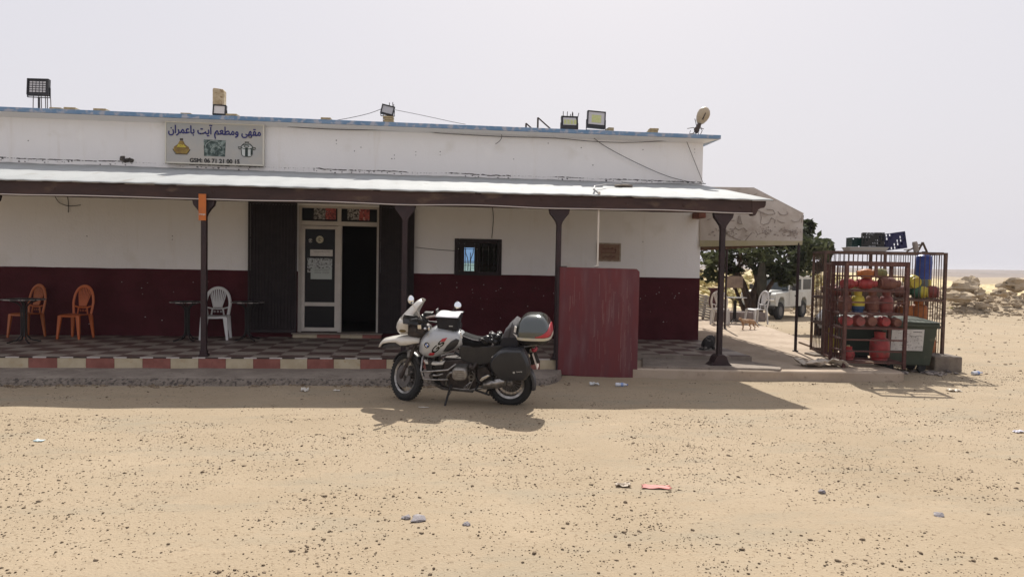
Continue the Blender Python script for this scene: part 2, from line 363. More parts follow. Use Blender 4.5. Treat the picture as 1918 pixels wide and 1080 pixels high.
for k,(px,py,Y,s,lab) in enumerate(((1806,540,38.5,(1.1,.8,.62),'large flat-sloped sandy boulder just right of the tall cage'),(1797,556,37.5,(.8,.7,.36),'smooth brown boulder lying below the large sloped boulder'),(1875,548,38,(.5,.4,.3),'pale blocky boulder near the right edge of the rubble bank'),
    (1817,531,39.5,(.5,.4,.45),'dark pointed boulder on top of the rubble bank'),(1835,549,37.5,(.34,.3,.32),'round brown boulder in the middle of the rubble bank'),(1905,534,41,(1.3,.6,.5),'broad dark rock ledge at the right edge of the picture'))):
    p=ony(px,py,Y); b=MB(); crag(b,(0,0,0),s,k*3.3,18,12)
    o=b.build('boulder',rockm,loc=p,smooth=25); tag(o,lab,'boulder')
# dry scrub slope seen through the side passage
dry=mat('dry_scrub',(.42,.34,.17),.95,col2=(.30,.27,.12),scale=3,spec=.1)
sb=MB()
for i in range(900):
    x=random.uniform(8,40); y=random.uniform(38,75); z=gz(x,y)+max(0,(y-40))*.055
    for k in range(4):
        a=random.uniform(0,6.28); r=random.uniform(.15,.6); q=Vector((x+math.cos(a)*r*.5,y+math.sin(a)*r*.5,z+random.uniform(.1,.6)*r*1.4))
        sb.rock(q,(r*.45,r*.45,r*.3),j=.5)
rows=[[Vector((x,y,gz(x,y)-.12+max(0,(y-40))*.055+.25*fb(x,y,.4,6))) for y in np.linspace(37,85,26)] for x in np.linspace(-5,55,50)]
sm=MB(); sm.loft(rows,closed=False,caps=False); struct(sm.build('slope',mat('dry_slope',(.50,.40,.24),.95,col2=(.60,.49,.31),scale=.6,bump=.6,bscale=3,dist=.2,c3=(.3,.26,.13),s3=2.2,r3=(.52,.62),spec=.1),smooth=60))
tag(sb.build('dry_scrub',dry),'dry yellow scrub covering the slope behind the tree','scrub',kind='stuff')
# ---------------- terrace, ledge, patio ----------------
ZF=.27; YW=15.0; ZB=1.642
def checker(name,sz):
    m=bpy.data.materials.new(name); m.use_nodes=True; n=m.node_tree; b=n.nodes['Principled BSDF']; b.inputs['Roughness'].default_value=.5
    tc=n.nodes.new('ShaderNodeTexCoord'); ck=n.nodes.new('ShaderNodeTexChecker'); ck.inputs['Scale'].default_value=1/sz
    ck.inputs[1].default_value=(.31,.262,.222,1); ck.inputs[2].default_value=(.085,.043,.038,1)
    mp=n.nodes.new('ShaderNodeMapping'); mp.inputs['Location'].default_value=(.1,.07,.033); n.links.new(tc.outputs['Object'],mp.inputs[0]); n.links.new(mp.outputs[0],ck.inputs[0])
    t=n.nodes.new('ShaderNodeTexNoise'); t.inputs['Scale'].default_value=3; t.inputs['Detail'].default_value=8; n.links.new(tc.outputs['Object'],t.inputs[0])
    r=n.nodes.new('ShaderNodeMapRange'); r.inputs[1].default_value=.35; r.inputs[2].default_value=.75; r.inputs[3].default_value=0; r.inputs[4].default_value=.55; n.links.new(t.outputs[0],r.inputs[0])
    x=n.nodes.new('ShaderNodeMix'); x.data_type='RGBA'; n.links.new(r.outputs[0],x.inputs[0]); n.links.new(ck.outputs[0],x.inputs[6]); x.inputs[7].default_value=(.15,.12,.10,1); n.links.new(x.outputs[2],b.inputs['Base Color'])
    return m
tile=checker('checker_floor_tile',.42)
te=MB(); te.box((-11,11.79,-.05),(2.35,15.02,ZF)); te.hprism([(2.351,12.72),(4.95,12.37),(5.75,12.30),(5.80,15.02),(2.351,15.02)],ZF-.012,ZF)
te2=MB(); te2.hprism([(2.351,12.70),(4.95,12.35),(5.77,12.28),(5.80,15.02),(2.351,15.02)],-.05,ZF-.013); te2.hprism([(2.351,11.79),(2.9,11.85),(3.0,12.60),(2.351,12.695)],-.05,ZF-.004)
struct(te2.build('terrace_slab',conc))
struct(te.build('terrace_floor',tile))
# painted kerb blocks along the terrace front
kx=[-10.9+0*i for i in range(0)]; kb=MB()
edges=[-.827-.4305*i for i in range(24)]; edges=sorted(edges)+[-.827+.4305*i for i in range(1,8)]
edges=[e for e in edges if e<2.2]
for i in range(len(edges)-1):
    a,b=edges[i],edges[i+1]; k=int(round((a+.827)/.4305)); kb.k=0 if k%2==0 else 1
    kb.box((a+.002,11.765,.075),(b-.002,11.789,ZF-.017))
kb.k=2
e=-10.8; j=0
while e<2.1:
    kb.k=2 if j%2 else 3; kb.box((e,11.76,ZF-.016),(e+.2,11.789,ZF+.002)); e+=.202; j+=1
struct(kb.build('kerb_tiles',[cream,brick,mat('dark_edge_tile',(.03,.02,.02),.5),mat('pale_edge_tile',(.46,.43,.40),.5)]))
# rough concrete ledge at the foot of the terrace
lg=MB(); n=420
top=[];
for i in range(n+1):
    x=-11+13.1*i/n; r=max(0,(x-1.6)/.5); yy=10.85+ (0.75*r*r if r>0 else 0); yy+=.03*fb(x,0,1.7)
    z=.095+.008*fb(x,3,2); zz=.095+.01*fb(x,9,5)
    e1=.02*fb(x,5,9)+.014*fb(x,2,23); e2=.025*fb(x,7,7)+.012*fb(x,1,29)
    top.append([Vector((x,11.775,z)),Vector((x,yy+.05,zz)),Vector((x,yy+.01+e1*.6,zz-.012)),Vector((x,yy-.03-e1,.055)),Vector((x,yy-.06-e2,.025)),Vector((x,yy-.1-e2,-.06)),Vector((x,11.775,-.06))])
lg.loft(top)
for i in range(len(lg.f)):
    f=lg.f[i]; c_=sum((lg.v[j] for j in f),Vector())/len(f)
    if c_.z<.083 and c_.z>-.03 and c_.y<11.2: lg.mi[i]=1
struct(lg.build('ledge',[conc,mat('rough_aggregate',(.14,.115,.095),.95,col2=(.21,.175,.145),scale=14,bump=1,bscale=30,dist=.03,c3=(.07,.058,.05),s3=22,r3=(.52,.62))],smooth=25))
ft=MB()
for i in range(900):
    x=random.uniform(-10,2.3); s=min(.035,.010*math.exp(random.gauss(0,.55))); y=10.83-abs(random.gauss(0,.07)) if x<1.7 else 10.85+random.uniform(0,.6)
    if fb(x,0,.8,3)<-.15: continue
    ft.rock((x,y-.06,gz(x,y)+s*.2),(s*1.3,s,s*.7),j=.4)
tag(ft.build('ledge_rubble',clod),'crumbled grit fallen along the foot of the concrete ledge','rubble',kind='stuff')
# low platform and kerb on the right
pf=MB(); ZP=.16
outl=[(3.30,11.46),(4.3,11.30),(5.6,11.17),(7.0,11.09),(7.78,11.04),(7.92,11.08),(7.98,11.2),(8.05,12.3),(8.6,14.2),(9.9,20.5),(10.6,22.6),(5.81,22.6),(5.81,12.29),(4.95,12.36),(3.32,12.59)]
n=len(outl); pf.hprism(outl,-.08,ZP-.02); c=Vector((6,15,0))
vs=[(x,y,ZP-.02) for x,y in outl]+[(x+(.02 if x<5 else -.02 if x>7.5 else 0),y+(.02 if y<12 else 0),ZP) for x,y in outl]
pf.add(vs,[(i,(i+1)%n,(i+1)%n+n,i+n) for i in range(n)]+[tuple(range(n,2*n))])
struct(pf.build('patio',patiom))
sl_=MB(); q=[onz(x,y,ZP+.035) for x,y in ((1203,685),(1300,687),(1440,689.5),(1461,691),(1464,688),(1452,683),(1425,679),(1396,674),(1362,669.5),(1203,670))]
sl_.hprism([(v.x,v.y) for v in q],ZP-.01,ZP+.035); struct(sl_.build('patio_slab',conc,bevel=.01))
# ---------------- the cafe building ----------------
cafe=thing('cafe_building','long white and maroon roadside cafe with blue cornice above its terrace','building',(0,15,0))
C0=cafe.location
def cb(mb,name,m,par=cafe,**k):     # geometry given in world space, stored relative to the building
    mb.v=[v-C0 for v in mb.v]; return mb.build(name,m,par,**k)
DX0,DX1,DZ0,DZ1=-2.90,-1.24,.37,3.02; WX0,WX1,WZ0,WZ1=.40,1.31,1.66,2.35; BX0,BX1=-12.,5.78
wl=MB(); TZ=4.664
def wallbox(x0,x1,z0,z1): wl.box((x0,YW,z0),(x1,YW+.25,z1))
wallbox(BX0,DX0,-.1,TZ); wallbox(DX0,DX1,DZ1,TZ); wallbox(DX0,DX1,-.1,.25); wallbox(DX1,WX0,-.1,TZ); wallbox(WX0,WX1,-.1,WZ0); wallbox(WX0,WX1,WZ1,TZ); wallbox(WX1,BX1,-.1,TZ)
wl.box((BX1-.25,YW+.25,-.1),(BX1,24,TZ)); wl.box((BX0,YW+.25,-.1),(BX0+.25,24,TZ))
wl.box((BX0+.25,23.75,-.1),(.55,24,TZ)); wl.box((.55,23.75,-.1),(1.30,24,1.3)); wl.box((.55,23.75,2.75),(1.30,24,TZ)); wl.box((1.30,23.75,-.1),(BX1-.25,24,TZ))
rf=MB(); rf.box((BX0+.25,YW+.25,3.75),(BX1-.25,23.75,3.95)); cb(rf,'roof',conc)
fl=MB(); fl.box((BX0+.25,YW+.25,.05),(BX1-.25,23.75,.26)); fl.box((-.6,YW+.26,.27),(-.5,23.7,3.74)); fl.box((-3.6,19,.27),(-.6,19.1,3.74)); fl.box((2.2,YW+.26,.27),(2.3,23.7,3.74)); cb(fl,'room_divider',mat('shade_dark_plaster',(.05,.042,.04),.9))  # indoor shade put into the colour: plaster near black so the room reads dark
da=MB()
for a,b in ((BX0,-3.9),(-.5,BX1)):
    n=int((b-a)/.07); secs=[]
    for i in range(n+1):
        x=a+(b-a)*i/n; zt=ZB+.005*fb(x,0,1.9)+.0035*fb(x,3,9); secs.append([Vector((x,YW-.006,ZF)),Vector((x,YW-.0005,ZF)),Vector((x,YW-.0005,zt)),Vector((x,YW-.006,zt))])
    da.loft(secs)
da.box((BX1+.0005,YW-.006,.1),(BX1+.005,23.9,ZB)); da.box((-3.9,YW-.006,ZF),(DX0,YW-.0005,ZB)); da.box((DX1,YW-.006,ZF),(-.5,YW-.0005,ZB))
# paint chips on the dado, holes and cracks on the plaster
ch=da; ch.k=1
for i in range(60):
    x=random.choice([random.gauss(.9,.6),random.gauss(2.2,.9),random.gauss(-6,1.5),random.gauss(5,.4)]); z=random.gauss(1.28,.12) if random.random()<.7 else random.uniform(.4,1.5)
    if not(-9<x<5.7) or -3.9<x<-.5: continue
    s=random.uniform(.003,.009); ch.rock((x,YW-.006,z),(s*1.6,.004,s))
cb(da,'dado',[maroon,paper])
ho=wl; ho.k=1
for i in range(26):
    x=random.uniform(-9,5.6); z=random.choice([random.uniform(3.95,4.5),random.uniform(1.8,2.8)])
    if -4<x<-.4 and z<3.3: continue
    ho.rock((x,YW-.001,z),(.012,.004,.012)); 
    if random.random()<.5: ho.rock((x,YW-.001,z-.07),(.009,.004,.009))
x=-9.2
while x<5.75:      # flaked plaster line where the sheet roof meets the wall
    z=3.80+.018*fb(x,0,1.3)+.012*fb(x,1,7)-.003*(x+9); s=random.uniform(.008,.026)*(1 if fb(x,4,.8)>-.1 else .35)
    ho.rock((x,YW-.001,z),(s*1.9,.004,s*.55),j=.5); 
    if random.random()<.28: ho.rock((x,YW-.001,z-random.uniform(.02,.07)),(s*.9,.004,s*.6),j=.5)
    x+=random.uniform(.015,.07)
cb(wl,'wall',[whitew,mat('exposed_mortar',(.07,.065,.065),.95)])
br=MB(); 
for k in range(14): br.rock((-6.28+random.uniform(-.13,.13),YW-.012,3.80+random.uniform(-.02,.09)),(.05,.02,.035))
cb(br,'broken_plaster_hole',mat('exposed_mortar_2',(.035,.03,.028),.95,col2=(.11,.095,.08),scale=20))
# cornice: sloped cove and blue painted band, running along the front and round the right end
co=MB()
prof=[(0,4.60),(-.02,4.61),(-.22,4.655),(-.27,4.664)]
xr=lambda p:BX1+ -p
co.loft([[Vector((BX0,YW+p,z)) for p,z in [(0.2,4.60)]+prof+[(0.2,4.6645)]],[Vector((BX1-p+0,YW+p,z)) for p,z in [(0.0,4.60)]+prof+[(0.0,4.6645)]]])
cb(co,'cornice_cove',whitew)
cn=MB(); cn.box((BX0,YW-.285,4.6655),(BX1+.285,YW+.3,4.752)); cn.box((BX1-.25,YW+.301,4.6655),(BX1+.285,24.2,4.752)); cn.box((BX0,23.8,4.6655),(BX1-.26,24.2,4.752))
cb(cn,'cornice',bluep,bevel=.008)
# ---- door ----
dr=MB(); T_=.05; yf=YW+.02; yb=YW+.08
def fr(x0,x1,z0,z1,mb): mb.box((x0,yf,z0),(x1,yb,z1))
ZT=2.70; XM=-2.07
fr(DX0,DX0+.06,DZ0,DZ1,dr); fr(DX1-.05,DX1,DZ0,DZ1,dr); fr(DX0+.06,DX1-.05,DZ1-.05,DZ1,dr); fr(DX0+.06,DX1-.05,ZT-.09,ZT,dr); fr(XM-.04,XM+.04,ZT,DZ1-.05,dr); fr(XM-.02,XM+.06,DZ0,ZT-.09,dr)
dfo=cb(dr,'door_frame',alu,bevel=.004)
lf=MB(); l0,l1=DX0+.06,XM-.02; yl=YW+.005
def lb(x0,x1,z0,z1): lf.box((x0,yl,z0),(x1,yl+.04,z1))
lb(l0,l0+.075,DZ0+.02,ZT-.1); lb(l1-.06,l1+.06,DZ0+.02,ZT-.1); lb(l0+.075,l1-.06,DZ0+.02,DZ0+.1); lb(l0+.075,l1-.06,ZT-.17,ZT-.1); lb(l0+.075,l1-.06,.92,1.0)
leaf=cb(lf,'door_leaf',alu,bevel=.004)
pn=MB(); pn.box((l0+.08,yl+.015,DZ0+.1),(l1-.065,yl+.025,.92)); pn.box((l0+.08,yl+.015,1.0),(l1-.065,yl+.025,ZT-.17)); cb(pn,'glass_pane',dglass,leaf)
pt=MB(); pt.box((DX0+.07,yf+.025,ZT),(XM-.045,yf+.035,DZ1-.05)); pt.box((XM+.045,yf+.025,ZT),(DX1-.055,yf+.035,DZ1-.05)); cb(pt,'transom_pane',dglass,dfo)
def loc(px,py,Y): return ony(px,py,Y)
def poster(pix,Y,m,name,th=.002,par=cafe):
    a=loc(pix[0],pix[1],Y); b=loc(pix[2],pix[3],Y); mb=MB(); mb.box((a.x,Y-th,b.z),(b.x,Y,a.z)); return cb(mb,name,m,par)
pm1=mat('faded_photo_print',(.42,.40,.38),.6,col2=(.03,.028,.03),scale=24,detail=3,ramp=(.42,.56)); pm2=mat('faded_red_print',(.42,.09,.08),.6,col2=(.12,.02,.025),scale=18,detail=2,ramp=(.5,.62),c3=(.6,.5,.48),s3=22,r3=(.6,.66))
Yt=yf+.022
for a,b in (((588,388,610,411),(609.5,386,629,411)),((651,388,673,412),(672.5,388,692,413))):
    poster(a,Yt,pm1,'poster'); poster(b,Yt,pm2,'poster')
Yp=yl+.012
poster((581,467,623,480),Yp,paper,'notice'); poster((576,483,622,503),Yp,mat('grey_notice_print',(.40,.43,.43),.7,col2=(.06,.06,.06),scale=28,detail=3,ramp=(.5,.62)),'notice'); poster((576,503,582,510),Yp,pm1,'notice')
poster((582,502.5,621.5,523),Yp-.003,mat('pale_notice',(.40,.44,.42),.8),'notice')
inkm=mat('ink',(.03,.03,.03),.6)
tx=MB()
for (x0,x1,y) in ((587,619,470.5),(588,617,505),(589,600,507.6),(604,617,507.8),(589,600,510.3),(604,616,510.6)):
    a=loc(x0,y,Yp-.006); b=loc(x1,y,Yp-.006); L=b.x-a.x; x=0
    while x<L:
        s=random.uniform(.006,.02); tx.bar((a.x+x,Yp-.006,a.z-.004+random.uniform(-.003,.003)),(a.x+x+s,Yp-.006,a.z-.004+random.uniform(-.003,.004)),.002,.007); x+=s+random.uniform(0,.008)
cb(tx,'notice_writing',inkm)
st=MB(); p=loc(599,448.5,Yp); st.lathe([(.0,0),(.078,0),(.078,.002),(0,.002)],24,T=Tm(p)@RX(90)); cb(st,'sticker',mat('cream_sticker',(.5,.47,.34),.6))
s2=strokes([arc(0,0,.036,.034,60,300),arc(.012,0,.024,.022,80,280),[(.01,.02),(.05,.008)]],.005,T=Tm(p+Vector((0,-.003,0)))); s2.lathe([(.068,0),(.072,0),(.072,.003),(.068,.003)],24,T=Tm(p+Vector((0,-.001,0)))@RX(90)); cb(s2,'sticker_mark',inkm)
p=loc(581.5,450.5,Yp); s3=strokes([arc(0,0,.035,.036,20,170),arc(0,0,.035,.036,200,340),arc(.005,.005,.018,.018,90,300),[(-.02,-.01),(.02,.014)]],.0045,T=Tm(p)); cb(s3,'round_sticker',paper)
# threshold step
ts=MB(); e=[-2.97,-2.48,-2.0,-1.55,-1.16]
for i in range(4): ts.k=i%2; ts.box((e[i]+.001,YW-.16,ZF),(e[i+1]-.001,YW+.0,.345))
ts.k=2; ts.box((-2.99,YW-.2,.346),(-1.14,YW+.24,.37)); cb(ts,'door_step',[cream,brick,conc])
# folding metal gates against the wall either side of the door
for (a,b,nm) in ((-3.88,-2.905,1),(-1.235,-.5,2)):
    gt=MB(); z0,z1=.37,3.06; y0=YW-.14
    gt.box((a,y0,z0),(a+.035,y0+.04,z1)); gt.box((b-.035,y0,z0),(b,y0+.04,z1)); gt.box((a+.036,y0,z1-.05),(b-.036,y0+.04,z1)); gt.box((a+.036,y0,z0),(b-.036,y0+.04,z0+.06))
    n=int((b-a)/.062); 
    for i in range(1,n):
        x=a+(b-a)*i/n; gt.box((x-.010,y0+.004,z0+.061),(x+.012,y0+.03,z1-.051))
    for z in (1.15,2.3): gt.box((a+.036,y0+.031,z),(b-.036,y0+.045,z+.035))
    gt.box((a+.036,y0+.046,z0+.061),(b-.036,y0+.052,z1-.051))
    cb(gt,'folding_gate',gatem)
# ---- window ----
wf=MB(); 
def wb(x0,x1,z0,z1,y0=YW-.03,y1=YW+.1): wf.box((x0,y0,z0),(x1,y1,z1))
wb(WX0-.05,WX0+.05,WZ0-.04,WZ1+.05); wb(WX1-.05,WX1+.05,WZ0-.04,WZ1+.05); wb(WX0+.05,WX1-.05,WZ1-.05,WZ1+.05); wb(WX0+.05,WX1-.05,WZ0-.04,WZ0+.05)
wb(WX0+.05,.56,WZ0+.05,WZ1-.05,YW,YW+.06); wb(.775,.90,WZ0+.05,WZ1-.05,YW,YW+.06); wb(.56,.775,WZ0+.05,1.71,YW,YW+.06); wb(.56,.775,2.21,WZ1-.05,YW,YW+.06)
wfo=cb(wf,'window_frame',gatem,bevel=.01)
gm=bpy.data.materials.new('blue_tinted_glass'); gm.use_nodes=True; n_=gm.node_tree; tb=n_.nodes.new('ShaderNodeBsdfTransparent'); tb.inputs[0].default_value=(.50,.66,.82,1); n_.links.new(tb.outputs[0],n_.nodes['Material Output'].inputs[0])
pw=MB(); pw.box((.56,YW+.03,1.71),(.775,YW+.034,2.21)); cb(pw,'glass_pane',gm,wfo)
gr=MB()
for x in (.60,.79): pass
for s in (-1,1):
    gr.tube([(.668+s*.085,YW+.01,2.2),(.668+s*.08,YW+.01,2.10),(.668+s*.035,YW+.01,1.98),(.668+s*.022,YW+.01,1.85),(.668+s*.03,YW+.01,1.72)],.008,6)
gr.tube([(.69,YW+.01,2.1),(.69,YW+.01,1.7)],.007,6)
for x in (.43,.58,.83,.95,1.07,1.19,1.28): gr.tube([(x,YW-.035,WZ0),(x,YW-.035,WZ1)],.006,6)
for z in (2.18,1.83): gr.tube([(WX0,YW-.042,z),(WX1,YW-.042,z)],.006,6)
cb(gr,'window_grille',darkm,wfo)
for x in (.43,.83,.95,1.07,1.19): st=MB(); st.ball((x,YW-.048,2.18),.011,8,5); cb(st,'grille_stud',mat('pale_stud',(.5,.48,.45),.5),wfo)
# ---- shop sign on the parapet ----
YS=YW-.09
a=ony(311,228,YS); b=ony(494,309,YS); cx=(a.x+b.x)/2
tl=ony(309,226,YS); trr=ony(495,234,YS); bl=ony(309,306,YS); br_=ony(494,311,YS)
sx0,sx1=tl.x,trr.x; sz1=(tl.z+trr.z)/2; sz0=(bl.z+br_.z)/2
sign=thing('shop_sign','framed grey cafe sign with dark blue Arabic name and pots, above the veranda roof','sign',((sx0+sx1)/2,YS,(sz0+sz1)/2))
SW,SH=sx1-sx0,sz1-sz0
m=MB(); m.box((-SW/2+.03,.0,-SH/2+.03),(SW/2-.03,.05,SH/2-.03)); m.build('board',mat('sign_board',(.38,.39,.385),.55,col2=(.45,.43,.39),scale=1.2),sign)
m=MB()
for q in (((-SW/2,-.012,-SH/2),(SW/2,.05,-SH/2+.029)),((-SW/2,-.012,SH/2-.029),(SW/2,.05,SH/2)),((-SW/2,-.012,-SH/2+.03),(-SW/2+.029,.05,SH/2-.03)),((SW/2-.029,-.012,-SH/2+.03),(SW/2,.05,SH/2-.03))): m.box(*q)
m.build('frame',mat('sign_frame',(.62,.6,.52),.5),sign,bevel=.004)
navy=mat('navy_lettering',(.018,.02,.14),.6)
text('lettering',"مقهى ومطعم آيت باعمران",navy,sign,Tm((0,-.006,SH*.28)),SW*.93,SH*.32,.004,.022,True)
text('phone_number',"GSM: 06 71 21 00 15",inkm,sign,Tm((0,-.006,-SH*.41)),SW*.50,SH*.095,.004,.03)
# tagine, photo of a dish, cooking pot
tg=MB(); X=-SW*.335; Z=-SH*.10
tg.k=0; tg.prism([(X-.16,Z-.06),(X-.10,Z-.14),(X+.10,Z-.14),(X+.16,Z-.06),(X+.14,Z+.0),(X+.07,Z+.05),(X+.035,Z+.12),(X-.035,Z+.12),(X-.07,Z+.05),(X-.14,Z+.0)],-.005,.0)
tg.k=1; tg.prism([(X-.09,Z-.01),(X+.09,Z-.01),(X+.06,Z+.045),(X-.06,Z+.045)],-.008,-.0051); tg.k=2; tg.prism([(X-.03,Z+.125),(X+.03,Z+.125),(X+.032,Z+.17),(X-.032,Z+.17)],-.005,0)
tg.k=2; 
for L in ([(X-.17,Z-.05),(X-.11,Z-.148),(X+.11,Z-.148),(X+.17,Z-.05)],): tg.tube([(p[0],-.006,p[1]) for p in L],.006,5)
tg.build('tagine_picture',[mat('tagine_print',(.30,.21,.05),.6,col2=(.17,.10,.03),scale=8),mat('tagine_band',(.55,.50,.06),.6,col2=(.3,.12,.03),scale=40,ramp=(.5,.6)),mat('tagine_dark',(.06,.05,.04),.6)],sign)
dp=MB(); X=0; dp.prism([(X-.21,-SH*.30),(X+.2,-SH*.30),(X+.215,SH*.09),(X-.22,SH*.09)],-.005,0); dp.build('dish_picture',mat('dish_print',(.035,.06,.055),.6,col2=(.24,.30,.28),scale=11,detail=5,ramp=(.45,.62)),sign)
dd=strokes([arc(-.03,-.10,.16,.16,20,170),arc(.03,-.15,.1,.1,30,180)],.006,T=Tm((0,-.007,0))); dd.build('dish_outline',mat('dish_pale',(.35,.40,.38),.6),sign)
po=MB(); X=SW*.325; Z=-SH*.12
po.k=0; po.prism([(X-.115,Z+.055),(X-.105,Z-.10),(X-.07,Z-.135),(X+.07,Z-.135),(X+.105,Z-.10),(X+.115,Z+.055)],-.005,0); po.prism([(X-.11,Z+.065),(X+.11,Z+.065),(X+.06,Z+.12),(X-.06,Z+.12)],-.005,0)
po.k=1; po.prism([(X-.035,Z-.13),(X+.02,Z-.13),(X+.02,Z+.04),(X-.035,Z+.04)],-.008,-.0051); po.prism([(X+.075,Z-.11),(X+.1,Z-.09),(X+.1,Z+.04),(X+.075,Z+.04)],-.008,-.0051)
for L in (arc(X,Z+.06,.115,.045,0,360,24),[(X-.115,Z+.05),(X-.105,Z-.10),(X-.07,Z-.135),(X+.07,Z-.135),(X+.105,Z-.10),(X+.115,Z+.05)],arc(X,Z+.06,.1,.075,10,170),[(X-.12,Z+.05),(X-.17,Z+.06),(X-.16,Z+.02),(X-.115,Z+.01)],[(X+.12,Z+.05),(X+.17,Z+.05),(X+.16,Z+.01),(X+.115,Z+.01)],[(X-.02,Z+.135),(X-.04,Z+.16),(X+.04,Z+.16),(X+.02,Z+.135)],arc(X-.01,Z+.07,.05,.02,0,360)): po.tube([(p[0],-.006,p[1]) for p in L],.007,5)
po.build('pot_picture',[mat('pot_pale',(.55,.58,.56),.6),mat('pot_dark',(.015,.03,.025),.6)],sign)
# ---- small framed notice on the wall ----
YN=YW-.02; a=ony(1118,454.5,YN); b=ony(1162.5,490,YN); nW,nH=b.x-a.x,a.z-b.z
ns=thing('wall_sign','small brown framed sign with red Arabic writing above the maroon paint','sign',((a.x+b.x)/2,YN,(a.z+b.z)/2))
m=MB(); m.box((-nW/2+.03,-.005,-nH/2+.03),(nW/2-.03,.018,nH/2-.03)); m.build('board',mat('brown_sign',(.20,.105,.075),.6,col2=(.23,.15,.10),scale=5),ns)
m=MB()
for q in (((-nW/2,-.008,-nH/2),(nW/2,.018,-nH/2+.029)),((-nW/2,-.008,nH/2-.029),(nW/2,.018,nH/2)),((-nW/2,-.008,-nH/2+.03),(-nW/2+.029,.018,nH/2-.03)),((nW/2-.029,-.008,-nH/2+.03),(nW/2,.018,nH/2-.03))): m.box(*q)
m.build('frame',mat('brass_frame',(.22,.17,.12),.5,col2=(.40,.35,.28),scale=14),ns,bevel=.004)
rl=mat('dark_red_lettering',(.09,.022,.018),.6)
lt=strokes([[(-.14,.075),(.0,.075),(.10,.08)],[(-.02,.078),(-.03,.10),(.0,.10)],[(.05,.08),(.07,.10),(.1,.085)],[(.14,.085),(.145,.10)],[(.15,.075),(.15,0),(.145,-.005)],[(.12,.055),(.15,.06)],[(-.18,-.01),(.15,-.01),(.16,.06)]],.0055,T=Tm((0,-.008,0))); lt.build('lettering',rl,ns)
text('lettering_line',"مراحيض",rl,ns,Tm((-.01,-.008,-nH*.22)),nW*.52,nH*.19,.003,.01,True)
# ---------------- veranda: beam, sheet roof, posts ----------------
ver=thing('veranda','sloping pale sheet roof on dark brown posts along the cafe front','veranda',(0,0,0))
by=lambda x:11.90-.025*(x+4); XE=5.5
ZB0,ZB1=2.82,3.045; XL=-11.5
bm=MB(); secs=[]
for i in range(61):
    x=XL+(XE-.125-XL)*i/60; y=by(x)+.008*fb(x,2,3); zt=ZB1+.012*fb(x,1,1.5); zb=ZB0+.006*fb(x,5,1.2)
    secs.append([Vector((x,y-.06,zb)),Vector((x,y-.06,zt)),Vector((x,y+.06,zt)),Vector((x,y+.06,zb))])
bm.loft(secs); y=by(XE)
bm.prism([(XE-.13,ZB0-.005),(XE-.10,ZB0-.03),(XE-.07,ZB0-.03),(XE-.04,ZB0+.02),(XE-.02,ZB0+.07),(XE+.03,ZB0+.10),(XE+.09,ZB0+.11),(XE+.115,ZB0+.15),(XE+.12,ZB1+.0),(XE-.13,ZB1-.005)],y-.066,y+.066)
knots=bm
for i in range(16):
    x=-8+i*.87+random.uniform(-.2,.2); 
    if x<5.2: knots.ball((x,by(x)-.058,2.93+random.uniform(-.02,.05)),(.035,.012,.03),8,5,jit=.2)
bm.build('beam',wood,ver)
rafs=MB()
for i in range(19): x=-11+i*.9; rafs.bar((x,by(x)+.08,2.98),(x,14.97,3.60),.06,.09)
rafs.build('rafter',wood,ver)
rs=MB(); nxx=150; rows=[]
for i in range(nxx+1):
    x=XL+(5.74-XL)*i/nxx; row=[]; f0=by(x)-.10-.015*fb(x,0,2.3)
    for k,tt in enumerate((0,.02,.25,.5,.75,1)):
        y=f0+(14.985-f0)*tt; z=3.065+(3.70-3.065)*tt+.012*fb(x,k,1.1)+.004*math.sin(x*16)-(.012 if k==0 else 0)
        row.append(Vector((x+(0 if x<5.6 else -.35*tt*0),y,z)))
    rows.append(row)
rs.loft(rows,closed=False,caps=False)
rs.build('roof_sheet',tin,ver,smooth=50,solid=.012)
for px in (-20,385,757,1039,1345):
    x=ony(px,600,11.97 if px<1300 else 11.78).x; y=by(x); zb=ZF if px<1300 else ZP
    if px>1300: x-=.01
    p=MB(); p.cbox((x,y,(zb+2.62)/2+.03),(.085,.085,2.62-zb-.06))
    cap=[(-.042,2.55),(-.055,2.60),(-.11,2.68),(-.16,2.74),(-.175,2.80),(-.175,2.822),(.175,2.822),(.175,2.80),(.16,2.74),(.11,2.68),(.055,2.60),(.042,2.55)]
    p.prism([(x+a,z) for a,z in cap],y-.05,y+.05)
    if px>1300: 
        bs=[(-.30,0),(-.30,.02),(-.2,.035),(-.13,.09),(-.1,.18),(-.05,.22),(.05,.22),(.1,.18),(.13,.09),(.2,.035),(.26,.02),(.26,0)]; p.prism([(x+a,zb+z) for a,z in bs],y-.12,y+.12)
    else: p.cbox((x,y,zb+.02),(.14,.14,.04)); p.cbox((x,y,zb+.07),(.11,.11,.06))
    p.build('post',postm,ver,bevel=.006)
# white cable along the beam's lower edge
cl=MB(); pts=[]
for i in range(90):
    x=XL+(XE-.12-XL)*i/89; pts.append((x,by(x)-.072,2.835+.012*fb(x,0,.9)+.006*math.sin(x*2.1)))
cl.tube(pts,.009,6); tag(cl.build('cable',mat('white_cable',(.55,.5,.47),.5)),'white cable run along the lower edge of the brown veranda beam','cable')
# orange sign hung from the second post
p=ony(372,363,11.78); q=ony(386,413,11.78)
og=thing('hanging_sign','narrow orange sign hung at the top of the post near the white chair','sign',((p.x+q.x)/2,11.78,(p.z+q.z)/2)); W_=q.x-p.x; H_=p.z-q.z
m=MB(); m.box((-W_/2,-.006,-H_/2),(W_/2,.006,H_/2)); m.build('panel',mat('orange_sign',(.50,.14,.02),.5,col2=(.42,.12,.03),scale=4),og,bevel=.003)
text('lettering','orange',paper,og,Tm((0,-.009,-H_*.28))@RY(0),W_*.85,None,.002,.02)
